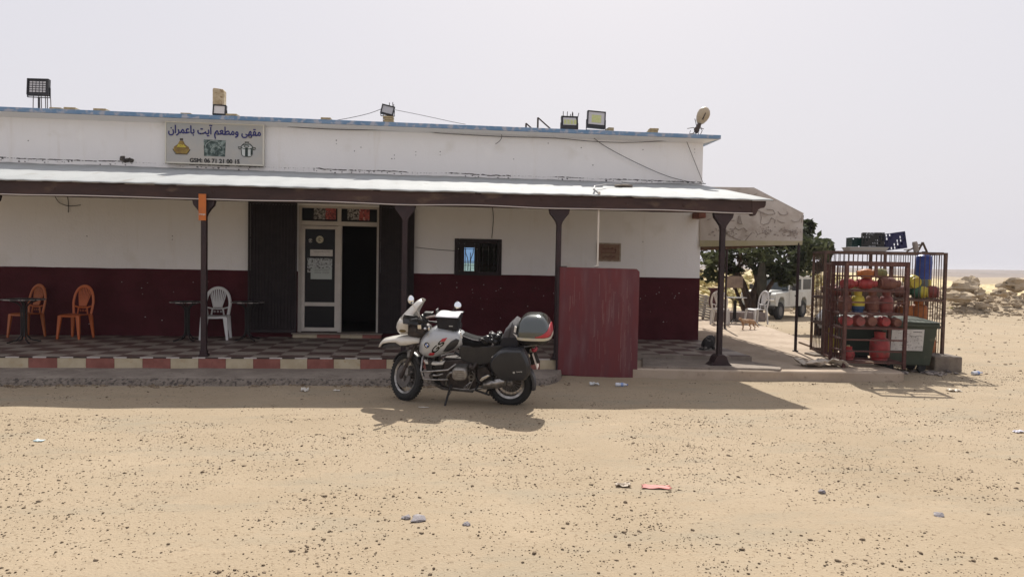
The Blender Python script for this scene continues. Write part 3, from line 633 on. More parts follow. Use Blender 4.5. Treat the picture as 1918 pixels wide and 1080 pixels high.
# bracket on the corner, at the roof's end
m=MB(); p=ony(1306,404,14.9); m.cbox((p.x,14.8,p.z),(.16,.4,.13)); tag(m.build('timber_stub',mat('red_timber',(.20,.06,.035),.7,col2=(.14,.05,.03),scale=6),bevel=.008),'short red brown timber end at the top corner of the wall','timber')
# ---------------- things on the parapet ----------------
YR=14.85; ZR=4.753
lampf=mat('lamp_black',(.02,.02,.024),.4); lens=mat('lamp_lens',(.50,.50,.53),.25); lensy=mat('lamp_lens_yellow',(.52,.54,.30),.3,col2=(.45,.5,.2),scale=30); blockm=mat('clay_block',(.42,.34,.2),.95,col2=(.30,.24,.15),scale=20); iron=mat('rusty_iron',(.06,.045,.04),.8)
def blocks(px,w,h,lab,n=1,Y=YR):
    p=ony(px,300,Y); mb=MB(); hh=h/n
    for k in range(n): mb.cbox((random.uniform(-.015,.015),0,hh*(k+.5)),(w*(1-.12*(k%2)),.2,hh-.006),T=RZ(random.uniform(-5,5)))
    tag(mb.build('clay_block',blockm,loc=(p.x,Y,ZR),bevel=.006),lab,'block')
blocks(109,.22,.035,'flat clay block on the parapet just right of the leftmost floodlight',1); blocks(136,.22,.05,'pale clay block lying on the parapet, second right of the leftmost floodlight'); blocks(192,.24,.05,'lone clay block on the parapet, third right of the leftmost floodlight')
blocks(352,.2,.03,'thin clay block on the parapet left of the upright block'); blocks(436,.22,.05,'clay block lying on the parapet right of the upright block'); blocks(611,.2,.05,'lone pale clay block on the parapet right of the shop sign')
blocks(727,.21,.13,'stack of yellowish clay blocks under the tilted floodlight',3); blocks(1221,.22,.10,'small stack of clay blocks near the right end of the parapet',2)
blocks(1140,.12,.10,'grey block beside the large yellow-lensed floodlight',1,14.95)
p=ony(411,222,YR+.08); ub=MB(); ub.prism([(-.11,0),(.11,0),(.11,.52),(.09,.55),(-.085,.57),(-.11,.55)],-.09,.09); tag(ub.build('clay_block',mat('upright_block',(.36,.28,.17),.95,col2=(.5,.42,.3),scale=9,bump=.5,bscale=30,c3=(.25,.17,.1),s3=14,r3=(.55,.65)),loc=(p.x,YR+.08,ZR),bevel=.012),'tall upright weathered clay block behind a floodlight above the sign','block')
def flood(px,pyc,w,h,lab,kind='plain',tilt=0,lensm=None,stand=True,dep=.07,back=-8):
    c=ony(px,pyc,YR-.05); o=thing('floodlight',lab,'floodlight',tuple(c),0,'floodlights along the parapet'); T=RY(tilt)@RX(back)
    m=MB(); fw=.025
    m.box((-w/2,0,-h/2),(w/2,dep,h/2),T)
    for q in (((-w/2,-.02,-h/2),(w/2,0,-h/2+fw)),((-w/2,-.02,h/2-fw),(w/2,0,h/2)),((-w/2,-.02,-h/2+fw),(-w/2+fw,0,h/2-fw)),((w/2-fw,-.02,-h/2+fw),(w/2,0,h/2-fw))): m.box(*q,T)
    for k in range(7): x=-w*.4+w*.8*k/6; m.box((x-.004,dep,-h*.4),(x+.004,dep+.03,h*.4),T)
    m.build('housing',lampf,o,bevel=.004)
    m=MB()
    if kind=='grid':
        n=5; m.k=1; m.box((-w/2+fw,-.004,-h/2+fw),(w/2-fw,-.001,h/2-fw),T); m.k=0; cw=(w-2*fw-.04)/n; chh=(h-2*fw-.05)/n
        for i in range(n):
            for j in range(n): m.box((-w/2+fw+.02+i*cw+.008,-.012,-h/2+fw+.025+j*chh+.008),(-w/2+fw+.02+(i+1)*cw-.008,-.004,-h/2+fw+.025+(j+1)*chh-.008),T)
    elif kind=='low':
        m.box((-w/2+fw+.015,-.008,-h*.18),(w/2-fw-.015,-.001,h/2-fw-.01),T); m.k=1; m.box((-w/2+fw,-.006,-h/2+fw),(w/2-fw,-.001,-h*.2),T); m.k=2
        for i in range(4): m.box((-w/2+fw+.03+i*w*.2,-.011,-h*.12),(-w/2+fw+.03+i*w*.2+w*.15,-.0085,h*.22),T)
    elif kind=='yellow':
        m.box((-w/2+fw,-.006,-h*.30),(w/2-fw,-.001,h/2-fw),T); m.k=2; m.box((-w*.26,-.01,-h*.19),(w*.26,-.0065,h*.26),T)
    else: m.box((-w/2+fw,-.006,-h/2+fw),(w/2-fw,-.001,h/2-fw),T)
    m.build('lens',[lensm or lens,lampf,lensy],o)
    m=MB(); zb=ZR-c.z
    m.bar((-w*.52,dep/2,0),(-w*.52,dep/2,-h*.6),.012,.03); m.bar((w*.52,dep/2,0),(w*.52,dep/2,-h*.6),.012,.03); m.bar((-w*.52,dep/2,-h*.6),(w*.52,dep/2,-h*.6),.03,.012); m.bar((0,dep/2,-h*.6),(0,dep/2,zb),.03,.03)
    m.build('bracket',lampf,o)
    return o
flood(71,163,.40,.33,'black square floodlight with a grid of small cells, on rods at the left end','grid',back=-6,tilt=-1)
flood(411,206,.26,.21,'small floodlight with a white face in front of the upright clay block',tilt=1,lensm=mat('lens_white',(.62,.6,.6),.3))
flood(726,206,.27,.2,'small tilted floodlight on the stack of blocks, wires running either side',tilt=12,lensm=mat('lens_grey',(.42,.43,.47),.3))
flood(1067,230,.36,.29,'floodlight with a half-height lens below the cluster of short rods','low',back=-12)
flood(1117,224,.40,.37,'largest floodlight with a yellow lens, second from the right end','yellow',tilt=3)
def rods(px,lab,hs,Y=YR+.12,z0=ZR-.1):
    p=ony(px,250,Y); m=MB()
    for dx,h,l in hs: m.tube([(dx,0,0),(dx+l*.3,0,h*.6),(dx+l,0,h)],.008,5)
    tag(m.build('rebar',iron,loc=(p.x,Y,z0)),lab,'rebar')
rods(76,'thin iron rods carrying the grid-faced floodlight at the left end',[(-.14,.5,.02),(-.03,.5,0),(.02,.5,-.01),(.1,.52,-.02),(.13,.55,0),(.2,.5,-.03)],YR+.05)
rods(727,'bent iron rods sticking up behind the tilted floodlight',[(-.1,.5,-.02),(.02,.55,.0),(.08,.56,.01),(.1,.52,.01)])
rods(1068,'cluster of short iron rods above the half-lens floodlight',[(-.16,.52,0),(-.08,.52,.01),(-.02,.47,.02),(.02,.52,.02),(.06,.5,-.01),(.12,.5,.06)])
for px,h,w_,lab in ((985,.11,.13,'small dark iron bracket on the parapet, shorter of two'),(1007,.24,.29,'taller dark iron triangle bracket left of the half-lens floodlight')):
    p=ony(px,250,YR); m=MB(); m.bar((0,0,0),(0,0,h),.035,.03); m.bar((.0,0,h),(w_,0,0),.025,.025); tag(m.build('iron_bracket',iron,loc=(p.x,YR,ZR)),lab,'bracket')
# old street-lamp head pointing up at the right end
c=ony(1303,246,YR); lo=thing('street_lamp','beige oval street lamp head pointing up on wires at the right parapet end','lamp',(c.x,YR,ZR))
T=Tm((.15,0,.42))@RY(25); m=MB(); prof=[(0,-.19),(.05,-.185),(.09,-.14),(.125,-.06),(.14,.02),(.135,.09),(.10,.16),(.05,.2),(0,.21)]
m.lathe(prof,24,T=T@Matrix.Diagonal((1,.75,1,1))); m.build('lamp_head',mat('beige_lamp',(.36,.29,.20),.45,col2=(.42,.35,.25),scale=4),lo,smooth=60)
m=MB(); m.tube([(.15+.14*math.cos(a)*.0,-.105,.42) for a in (0,)]+[(.12,-.108,.3)],.004,5); m.lathe([(.143,.0),(.147,.01),(.143,.02)],24,T=T@Matrix.Diagonal((1,.78,1,1))@RY(90)@Tm((0,0,-.01))); m.build('seam',iron,lo,smooth=60)
m=MB(); m.cyl((.09,0,.27),(.02,0,.10),.045,.05,12); m.ball((.02,0,.11),(.06,.05,.07),10,7,jit=.12); m.build('socket',iron,lo)
m=MB()
for P_ in ([(.02,0,.12),(-.06,-.02,.16),(-.2,-.03,.13)],[(.02,0,.1),(0,0,0)],[(.05,0,.1),(.08,.02,0)],[(-.12,-.02,.09),(-.15,-.02,.03),(-.02,-.03,.02),(.04,-.02,-.02)],[(.03,0,.14),(0,.02,.3),(-.02,.02,.36)],[(.1,0,.2),(.14,-.02,.1),(.1,0,0)],[(.02,0,.13),(.12,-.03,.15),(.18,0,.14)],[(-.1,0,.0),(0,-.03,.1)]): m.tube(P_,.008,5)
m.build('tangled_wire',iron,lo)
# ---------------- loose cables ----------------
wirem=mat('dark_wire',(.05,.045,.045),.6)
def wire(pts,r,name,lab,m=None,cat='cable'):
    # smooth through points
    P_=[Vector(p) for p in pts]; out=[]
    for i in range(len(P_)-1):
        a=P_[max(i-1,0)]; b=P_[i]; c_=P_[i+1]; d=P_[min(i+2,len(P_)-1)]
        for k in range(6):
            t_=k/6; out.append(.5*((2*b)+(c_-a)*t_+(2*a-5*b+4*c_-d)*t_*t_+(3*b-a-3*c_+d)*t_**3))
    out.append(P_[-1]); mb=MB(); mb.tube(out,r,5); return tag(mb.build(name,m or wirem),lab,cat)
W_=lambda L,Y:[ony(x,y,Y) for x,y in L]
wire(W_([(0,213),(100,217),(240,221),(306,223)],YW-.05),.007,'cable','thin cable sagging under the cornice left of the sign')
wire(W_([(494,232),(560,239),(640,243),(715,244),(800,247),(830,250),(940,256),(1040,259),(1110,265),(1180,267),(1255,264),(1318,266)],YW-.05),.007,'cable','long thin cable sagging under the cornice from the sign to the corner')
wire(W_([(568,231),(610,228),(650,222),(690,213),(715,204)],YR),.006,'cable','wire rising from the parapet to the tilted floodlight from the left')
wire(W_([(740,206),(790,216),(850,229),(872,233)],YR),.005,'cable','wire falling from the tilted floodlight to the parapet on the right')
wire(W_([(1098,246),(1130,272),(1190,304),(1250,330),(1302,343)],YW-.06),.007,'cable','dark wire slanting across the white wall to the veranda roof')
wire(W_([(1285,262),(1298,295),(1310,325),(1318,345)],YW-.06),.006,'cable','dark wire hanging down beside the right corner of the wall')
wire(W_([(937,248),(940,256),(936,264),(928,270)],YW-.06),.006,'cable','short curled wire end hanging from the cornice')
wire([ony(922,388,YW-.02),ony(924,410,YW-.02),ony(921,446,YW-.02)],.007,'cable','wire running down the wall to the small window')
wire([ony(778,463,YW-.02),ony(815,467,YW-.02),ony(856,470,YW-.02)],.006,'cable','thin wire running across the wall to the window from the left')
wire([ony(124,357,YW-.02),ony(128,378,YW-.02),ony(128,398,YW-.02)],.007,'cable','wire hanging down the wall at the far left')
wire([ony(103,368,YW-.04),ony(112,380,YW-.04),ony(130,386,YW-.04),ony(151,384,YW-.04)],.007,'cable','curved wire crossing the hanging wire at the far left')
# white water pipe with its hose over the roof edge
pa=ony(1122,366,11.72); pb=ony(1123,499,11.72)
pp=thing('water_pipe','thin white pipe hanging from the veranda roof edge to the maroon panel','pipe',(pa.x,11.72,pb.z))
m=MB(); m.tube([(0,0,0),(0,0,pa.z-pb.z)],.017,10); m.cyl((0,0,pa.z-pb.z-.01),(0,0,pa.z-pb.z+.06),.024); m.cyl((-.05,0,0),(.02,0,0.01),.02); m.build('pipe',mat('white_pipe',(.60,.55,.48),.5),pp)
m=MB(); L=[ony(1121,365,11.72),ony(1112,358,11.8),ony(1114,352,12.4),ony(1135,348.5,13.1),ony(1165,346.5,13.4)]; m.tube([v-Vector((pa.x,11.72,pb.z))+Vector((0,0,.03)) for v in L],.016,8); m.build('hose',mat('grey_hose',(.28,.28,.28),.5),pp)
p=ony(1168,346,13.5); m=MB(); m.ball((0,0,0),(.2,.12,.035),12,6,jit=.08); m.v=[v+Vector((p.x,13.5,3.45)) for v in m.v]; tag(m.build('rubble_lump',conc),'flat lump of debris on the veranda roof at the hose end','debris')
wire([(p.x,13.5,3.48),(p.x+1.0,14.1,3.60),(5.7,14.6,3.68)],.012,'cable','grey cable lying along the top of the veranda roof to the corner',MATS['grey_hose'])
# ---------------- maroon sheet panel standing in front of the terrace ----------------
A=Vector((2.05,11.68,0)); B_=Vector((3.37,11.45,0)); L=(B_-A).length; rz=math.atan2(B_.y-A.y,B_.x-A.x)
bd=thing('metal_panel','tall scuffed maroon metal panel standing in front of the terrace','panel',tuple(A+Vector((0,0,.0))),rz)
m=MB(); H_=1.84
m.prism([(0,.02),(L,-.06),(L,H_-.05),(L-.05,H_-.005),(0,H_+.005)],0,.035); m.build('sheet',mat('scuffed_maroon',(.135,.024,.027),.65,col2=(.11,.028,.034),scale=2.2,bump=.2,bscale=14,c3=(.15,.06,.066),s3=2.4,r3=(.50,.75),stretch=(3.2,1,.45)),bd,bevel=.006)
m=MB(); m.box((-.035,-.01,.0),(-.001,.05,H_+.015)); m.box((-.0,-.012,H_+.006),(.12,.045,H_+.02)); m.build('edge_rail',postm,bd)
sc_=MB()
for (u0,v0,v1,wd,n_) in ((.87,.75,1.42,.16,26),(1.12,.6,1.5,.09,16),(.3,.55,1.3,.17,20),(.65,.15,.7,.2,14),(1.1,.05,.5,.2,22)):
    for i in range(n_):
        x=u0+random.gauss(0,wd*.5); z=random.uniform(v0,v1); l=random.expovariate(6)+.03
        if .02<x<L-.03 and z+l<H_-.06: sc_.box((x,-.0012,z),(x+random.uniform(.001,.004),-.0003,z+l))
sc_.build('scratches',mat('scratch',(.27,.15,.14),.8),bd)
# ---------------- side shelter with a faded banner ----------------
shelter=thing('side_shelter','pitched shelter with a faded printed banner, beside the right wall','shelter',(7.5,13.9,ZP))
S0=shelter.location
def sb_(mb,name,m,**k): mb.v=[v-S0 for v in mb.v]; return mb.build(name,m,shelter,**k)
PL=Vector((5.80,14.93,0)); PR=Vector((7.52,13.90,0))
def onp(px,py):    # meet the banner's own vertical plane
    d=ray(px,py); n=(PR-PL).cross(Vector((0,0,1))); t_=(PL-Vector((0,0,EYE))).dot(n)/d.dot(n); return Vector((0,0,EYE))+d*t_
bn=[onp(1311,461),onp(1503,457.5),onp(1504.5,401),onp(1413,352.5),onp(1311,351)]
def on_panel(px,py,o=.02):
    v=onp(px,py); nn=(PR-PL).cross(Vector((0,0,1))).normalized(); return v+nn*(o if nn.y<0 else -o)
banner=mat('faded_banner',(.50,.45,.40),.8,col2=(.58,.53,.485),scale=1.6,c3=(.42,.36,.315),s3=4.5,r3=(.55,.7))
m=MB(); nn=Vector((0,.012,0)); nv_=(PR-PL).cross(Vector((0,0,1))).normalized(); rows=[]
kx=(bn[3]-bn[4]).length/((bn[1]-bn[0]).length)
for i in range(61):
    u=i/60; b0=bn[0].lerp(bn[1],u); t0=bn[4].lerp(bn[3],u/kx) if u<kx else bn[3].lerp(bn[2],(u-kx)/(1-kx)); row=[]
    for j in range(15):
        s_=j/14; v=b0.lerp(t0,s_); amp=.022*math.sin(math.pi*s_)+.004; row.append(v+nv_*(amp*(fb(u*6+s_*1.5,s_*1.2,1.6)+.5*math.sin(u*23+s_*3)*.5)))
    rows.append(row)
m.loft(rows,closed=False,caps=False); m.loft([[v+nn for v in r_] for r_ in rows],closed=False,caps=False); pale=mat('faded_print_line',(.26,.215,.195),.85,col2=(.38,.33,.29),scale=20)
m.k=1
def sk(L,r=.006): m.tube([on_panel(x,y,.014) for x,y in L],r,4)
for L in ([(1360,436),(1370,443),(1394,453),(1408,436)],[(1372,432),(1377,427),(1384,431)],[(1385,430),(1393,427),(1400,433)],[(1384,418),(1386,402),(1389,418)],[(1381,418),(1391,419)],[(1384,404),(1381,417)],[(1402,396),(1415,392),(1428,398),(1438,402),(1448,401)],[(1436,392),(1448,393),(1452,400),(1446,402)],
    [(1424,395),(1426,408),(1424,418),(1430,421),(1440,418),(1445,408),(1452,412),(1451,418)],[(1457,396),(1462,402),(1470,403),(1476,400),(1474,396)],[(1482,412),(1488,416),(1497,414),(1500,409)],[(1456,412),(1462,416),(1470,417)],[(1401,362),(1407,368),(1409,371)],[(1414,371),(1413,366),(1418,362)],[(1387,361),(1391,364)],[(1353,410),(1365,413),(1376,413)],[(1325,412),(1331,410)],[(1332,436),(1338,434)],
    [(1415,432),(1420,439),(1430,436),(1437,434)],[(1466,432),(1474,430),(1481,434),(1492,431)],[(1480,431),(1481,440)],[(1357,438),(1360,433),(1364,439)]): sk(L,.007)
for i in range(150):
    x=random.choice([random.uniform(1325,1500),random.gauss(1480,12),random.gauss(1360,8),random.gauss(1430,10)]); y=random.gauss(435,6); 
    if 1316<x<1500 and 424<y<448: v=on_panel(x,y,.012); m.rock(v,(random.uniform(.008,.03),.004,random.uniform(.006,.016)))
sb_(m,'banner',[banner,pale],smooth=40)
m=MB(); hem=[onp(1311,462),onp(1503,458.5),onp(1509,457),onp(1503,451),onp(1311,450)]; off=Vector((-.012,-.02,0))
m.add([hem[0]+off,hem[1]+off,hem[3]+off,hem[4]+off,hem[0],hem[1],hem[3],hem[4]],[(0,1,2,3),(7,6,5,4),(0,4,5,1),(3,2,6,7)]); sb_(m,'hem',mat('banner_hem',(.44,.39,.27),.8,col2=(.40,.36,.22),scale=4))
YB=21.0; dd_=YB-PL.y
m=MB(); A0=bn[4]+Vector((0,.03,.012)); A1=bn[3]+Vector((0,.03,.012)); A2=bn[2]+Vector((.03,.03,.012)); back=[Vector((v.x+(.42 if i==2 else .2),YB,v.z+.02)) for i,v in enumerate((A0,A1,A2))]
A0.x=5.80; back[0].x=5.80; m.loft([[A0,A1,A2],back],closed=False,caps=False); sb_(m,'roof_sheet',mat('shelter_sheet',(.40,.36,.32),.7,col2=(.5,.46,.4),scale=3),solid=.015)
m=MB(); c0=Vector((5.82,14.98,2.36)); c1=Vector((7.55,13.97,2.43)); m.bar(c0,c1,.06,.07); c2=Vector((7.98,YB,2.43)); c3=Vector((5.82,YB,2.36)); m.bar(c1,c2,.05,.07); m.bar(c2,c3,.05,.07)
for k in range(1,7): t_=k/7; m.bar(c0.lerp(c3,t_)+Vector((0,0,.0)),c1.lerp(c2,t_),.05,.08)
for k in range(0,8): t_=k/7; a=c1.lerp(c2,t_); m.bar(a,A2.lerp(back[2],t_)+Vector((-.03,0,-.03)),.04,.04)
sb_(m,'frame',mat('shelter_timber',(.07,.04,.03),.8,col2=(.14,.08,.05),scale=5))
for (x,y,zt) in ((7.49,13.92,2.43),(8.08,18.95,2.45)):
    m=MB(); m.cyl((x,y,ZP),(x-.0,y,zt),.03,n=10); m.cyl((x,y,ZP),(x,y,ZP+.02),.06); sb_(m,'pole',postm)
# ---------------- chairs and tables ----------------
def make_chair(label,m,name='plastic_chair',cat='chair'):
    o=thing(name,label,cat,group='plastic chairs')
    zs=.45
    s=MB(); secs=[]
    for i in range(9):
        y=-.23+.46*i/8; hw=.235-.02*(i/8); row=[]
        for k in range(9): x=-hw+2*hw*k/8; row.append(Vector((x,y,zs-.012*math.cos(x/hw*1.5)-(.02*max(0,1-i/1.2)))))
        secs.append(row)
    s.loft(secs,closed=False,caps=False); s.build('seat',m,o,smooth=50,solid=.018)
    # y+ is the back
    f=MB(); N=24; pts=[]
    def outer(t): # t 0..1 from left foot of back over the top to right
        a=math.pi*(1-t); x=math.cos(a)*.235; z=.50+.48*max(0,math.sin(a))**.55; return x,z
    P=[(-.20,.43)]+[outer(i/N) for i in range(1,N)]+[(.20,.43)]
    f.tube([(x,.22+.30*(z-.43)*.55,z) for x,z in P],.030,8,flat=.6)
    for k in range(7):
        u=(k-3)/3; f.tube([(u*.055,.235,.60),(u*.085,.27,.74),(u*.12,.33,.955-.03*abs(u))],.0125,6,flat=.7)
    f.tube([(-.2,.235,.60),(-.1,.25,.575),(0,.255,.57),(.1,.25,.575),(.2,.235,.60)],.016,6); f.tube([(-.12,.23,.44),(-.10,.24,.57)],.016,6); f.tube([(.12,.23,.44),(.10,.24,.57)],.016,6)
    f.tube([(-.075,.236,.60),(-.13,.30,.80),(-.15,.335,.93)],.013,6); f.tube([(.075,.236,.60),(.13,.30,.80),(.15,.335,.93)],.013,6)
    for k in range(3): f.tube([(-.06+.06*k+.015*math.cos(a),.247,.515+.015*math.sin(a)) for a in np.linspace(0,6.28,9)],.005,4)
    f.build('backrest',m,o,smooth=60)
    for sx in (-1,1):
        for sy in (-1,1):
            l=MB(); l.loft([[Vector((sx*(.205+.045*t_)+dx*(1-.45*t_),sy*(.205+.035*t_)+dy*(1-.45*t_),zs-.01-(zs-.01)*t_)) for dx,dy in ((-.042,-.024),(.042,-.024),(.042,.024),(-.042,.024))] for t_ in (0,.25,.6,1)]); l.build('leg',m,o,bevel=.005)
    return o
orange=mat('orange_plastic',(.46,.11,.03),.45); orangeb=mat('dusty_orange_plastic',(.36,.10,.03),.5); whitep=mat('white_plastic',(.60,.59,.58),.4)
c=make_chair('bright orange plastic chair against the maroon wall, right of its pair',orange); c.location=(-7.02,14.45,ZF); c.rotation_euler=(0,0,R_(-10)); c.scale=(.88,.88,1.03)
c=make_chair('orange plastic chair standing behind the leftmost table',orangeb); c.location=(-8.0,14.6,ZF); c.rotation_euler=(0,0,R_(-22)); c.scale=(.88,.88,1.03)
cw=make_chair('white plastic chair against the maroon wall behind the orange-signed post',whitep); cw.location=(-4.4,14.5,ZF); cw.rotation_euler=(0,0,R_(8)); cw.scale=(1.0,1.0,1.03)
tt=mat('dark_table_top',(.030,.026,.026),.65,spec=.2); te_=mat('worn_table_edge',(.35,.32,.3),.5,col2=(.05,.04,.04),scale=14,ramp=(.45,.55))
def make_table(label,loc,z=.76,r=.31):
    o=thing('cafe_table',label,'table',loc,0,'round cafe tables')
    m=MB(); m.lathe([(0,z-.02),(r-.01,z-.02),(r-.002,z-.015),(r-.002,z-.001),(0,z)],32); m.build('tabletop',tt,o)
    m=MB(); m.lathe([(r-.001,z-.018),(r+.006,z-.016),(r+.006,z+.001),(r-.001,z+.003)],32); m.build('edge_band',te_,o)
    m=MB()
    for k in range(4):
        a=math.pi/4+k*math.pi/2; c_,s_=math.cos(a),math.sin(a)
        m.tube([(c_*q,s_*q,zz) for q,zz in ((.22,z-.03),(.10,z-.07),(.045,z-.14),(.04,.3),(.045,.14),(.11,.05),(.24,.012),(.27,.012))],.014,7)
    m.cyl((0,0,.1),(0,0,z-.03),.012); m.build('pedestal',darkm,o,smooth=60)
    return o
make_table('round dark cafe table beside the post with the orange sign',(-4.83,14.15,ZF))
make_table('round dark cafe table in front of the left gate',(-3.75,14.35,ZF))
make_table('round dark cafe table at the far left, in front of an orange chair',(-7.55,13.7,ZF),.8,.34)
# ---------------- courtyard beyond: chairs, table, pallet, planter, tree ----------------
ZC=ZP
c=dup(cw,'white plastic chair facing sideways beside the planter under the tree',loc=(9.85,20.75,ZC),rz=R_(-78))
c=dup(cw,'white plastic chair with dark clothing over its back, behind the thin shelter pole',loc=(8.62,20.6,ZC),rz=R_(150))
m=MB(); m.loft([[Vector((x*w_,y,z)) for x,y in ((-.24,-.03),(0,-.05),(.24,-.03),(.24,.03),(0,.05),(-.24,.03))] for z,w_,y in ((.0,.8,0),(.2,.95,0),(.5,.75,0),(.62,1.25,0))]); o=m.build('jacket',mat('dark_red_cloth',(.06,.02,.022),.9,bump=.5,bscale=9,dist=.05),loc=(8.62,20.95,ZC+.48),bevel=.02); tag(o,'dark red jacket draped over the back of a white chair','jacket')
make_table('dark cafe table beneath the tree beside the planter',(9.35,21.2,ZC),.8,.36)
pl=thing('pallet','weathered slatted wooden pallet leaning by the building corner','pallet',(8.75,22.4,ZC),R_(0)); m=MB(); T=RY(12)@RX(-12)
for k in range(9): m.box((-.62,-.02,.08+k*.085),(.75,.02,.135+k*.085),T)
m.build('slat',mat('grey_wood',(.42,.38,.33),.9,col2=(.3,.26,.22),scale=7),pl)
m=MB()
for x in (-.55,.05,.68): m.box((x-.04,.021,.03),(x+.04,.08,.85),T)
m.build('batten',MATS['grey_wood'],pl)
m=MB(); m.box((-.8,-.35,0),(.8,.35,.30)); m.box((-.72,-.27,.30),(.72,.27,.31)); tag(m.build('planter',mat('planter_block',(.17,.14,.13),.9,col2=(.25,.2,.18),scale=6,bump=.4),loc=(9.75,21.9,ZC),bevel=.02),'low grey concrete planter block round the tree foot','planter')
p=onz(1327,590,ZC); m=MB(); m.box((-.35,-.12,0),(-.05,.12,.4)); 
bark=mat('bark',(.05,.034,.028),.95,col2=(.10,.068,.05),scale=6,bump=.9,bscale=20,dist=.03,stretch=(1,1,.3))
def leafm(name,a,b): 
    m=mat(name,a,.75,col2=b,scale=1.3,ramp=(.35,.65),spec=.25); n=m.node_tree; pb=n.nodes['Principled BSDF']; src=pb.inputs['Base Color'].links[0].from_socket
    tl=n.nodes.new('ShaderNodeBsdfTranslucent'); ms=n.nodes.new('ShaderNodeMixShader'); ms.inputs[0].default_value=.38; n.links.new(src,tl.inputs[0]); n.links.new(pb.outputs[0],ms.inputs[1]); n.links.new(tl.outputs[0],ms.inputs[2]); n.links.new(ms.outputs[0],n.nodes['Material Output'].inputs[0]); return m
lf1=leafm('dark_leaf',(.022,.030,.016),(.055,.064,.030)); lf2b=leafm('mid_leaf',(.06,.072,.034),(.11,.12,.06)); lf2=leafm('bright_leaf',(.08,.11,.03),(.14,.16,.05))
def foliage(name,clumps,m,par,n,ls,squash=.8,hole=.0):
    mb=MB()
    V=[];F=[]
    for i in range(n):
        c,r=random.choice(clumps); d=Vector((random.gauss(0,1),random.gauss(0,1),random.gauss(0,1))).normalized()*r*(random.random()**.45)
        p_=Vector(c)+Vector((d.x,d.y,d.z*squash)); 
        if noise.noise(p_*1.6)<hole-.25: continue
        u=Vector((random.gauss(0,1),random.gauss(0,1),random.gauss(0,.6))).normalized(); v=u.cross(Vector((random.gauss(0,1),random.gauss(0,1),random.gauss(0,1)))).normalized(); s=ls*random.choice((.5,.8,1.0,1.3,1.7))*random.uniform(.8,1.2); o_=len(V)
        V+=[p_-u*s,p_+v*s*.5,p_+u*s,p_-v*s*.5]; F.append([o_,o_+1,o_+2,o_+3])
    mb.v=V; mb.f=F; mb.mi=[0]*len(F); return mb.build(name,m,par)
def branchy(mb,a,b,r0,r1,dep,tips):
    a=Vector(a);b=Vector(b); mid=a.lerp(b,.5)+Vector([random.uniform(-1,1)*(b-a).length*.10 for _ in range(3)])
    mb.tube([a,a.lerp(mid,.5),mid,mid.lerp(b,.5)+Vector([random.uniform(-1,1)*(b-a).length*.03 for _ in range(3)]),b],[r0,r0*.9+r1*.1,(r0+r1)/2,(r0+r1*3)/4,r1],7,caps=True); tips.append(b)
    if dep:
        for k in range(3):
            d=(b-a).normalized()+Vector((random.uniform(-.9,.9),random.uniform(-.9,.9),random.uniform(-.2,.6))); L=(b-a).length*random.uniform(.55,.8)
            branchy(mb,b if k else mid,(b if k else mid)+d.normalized()*L,r1*.95,r1*.5,dep-1,tips)
random.seed(21)
tr=thing('tree','broad dark-leaved tree with several leaning trunks behind the shelter','tree',(10.2,24.2,-.1)); tips=[]
m=MB()
def tp(px,py,Y): return ony(px,py,Y)-Vector((10.2,24.2,-.1))
for (b0,b1,b2,r) in (((1399,601),(1402,560),(1378,505),.13),((1412,601),(1408,555),(1425,505),.13),((1418,600),(1420,560),(1412,500),.12),((1400,600),(1388,568),(1362,520),.08),((1408,600),(1392,540),(1350,480),.09),((1420,598),(1432,550),(1470,490),.10)):
    y0=24.2+random.uniform(-.2,.3); P0=tp(*b0,y0); P1=tp(*b1,y0+random.uniform(-.3,.3)); P2=tp(*b2,y0+random.uniform(-.9,.9))
    m.tube([P0,P0.lerp(P1,.5),P1,P1.lerp(P2,.5)+Vector((.05,0,.05)),P2],[r*1.25,r,r*.9,r*.75,r*.6],8)
    for k in range(3): d=Vector((random.uniform(-.8,.8),random.uniform(-.8,.8),random.uniform(.1,.45))); branchy(m,P2,P2+d,r*.5,r*.25,1,tips)
m.build('trunk',bark,tr,smooth=60)
cl=[]
for (px,py,Y,r) in ((1345,470,24,.85),(1330,500,23.8,.7),(1375,468,25,.95),(1400,460,24,.95),(1425,475,23.2,.8),(1445,455,24.5,1.0),(1465,480,23.8,.85),(1480,455,24,.95),(1500,440,24.5,.65),(1505,470,23.8,.8),(1525,478,24,.7),(1490,500,23.6,.6),(1515,495,24,.55),(1440,505,23.2,.55),(1458,515,23.2,.45),(1540,466,24.2,.45),(1510,425,24.6,.35),(1420,440,25,.9),(1380,440,25,.9),(1460,430,25,.7),(1320,470,24.5,.8),(1535,490,24.4,.4),(1475,520,23.4,.3),(1370,495,24,.45)):
    cl.append((tp(px,py,Y+random.uniform(-.5,.5)),r))
crn=foliage('crown',cl,lf1,tr,14000,.10,hole=.24)
crn.data.materials.append(lf2b)
for i_,p_ in enumerate(crn.data.polygons):
    if noise.noise(p_.center*1.1)>.12: p_.material_index=1
tr2=thing('shrub','bright green leafy bush at the back corner of the building','shrub',(9.6,27,-.2)); m=MB(); tips=[]
for k in range(4): branchy(m,(0,0,0),(random.uniform(-.5,.5),random.uniform(-.4,.4),1.3),.05,.03,2,tips)
m.build('trunk',bark,tr2)
foliage('crown',[((-.2,0,1.7),.8),((.1,.2,1.1),.6),((-.5,0,2.3),.7),((-.7,.3,1.3),.6),((-.4,0,2.9),.6)],lf2,tr2,5000,.075)
sp=thing('sapling','spindly bare sapling between the chair and the tree trunk','sapling',tuple(onz(1371,582,-.1))); m=MB(); tips=[]; branchy(m,(0,0,0),(.02,0,1.4),.018,.008,3,tips); m.build('trunk',mat('dry_twig',(.28,.22,.12),.9),sp)
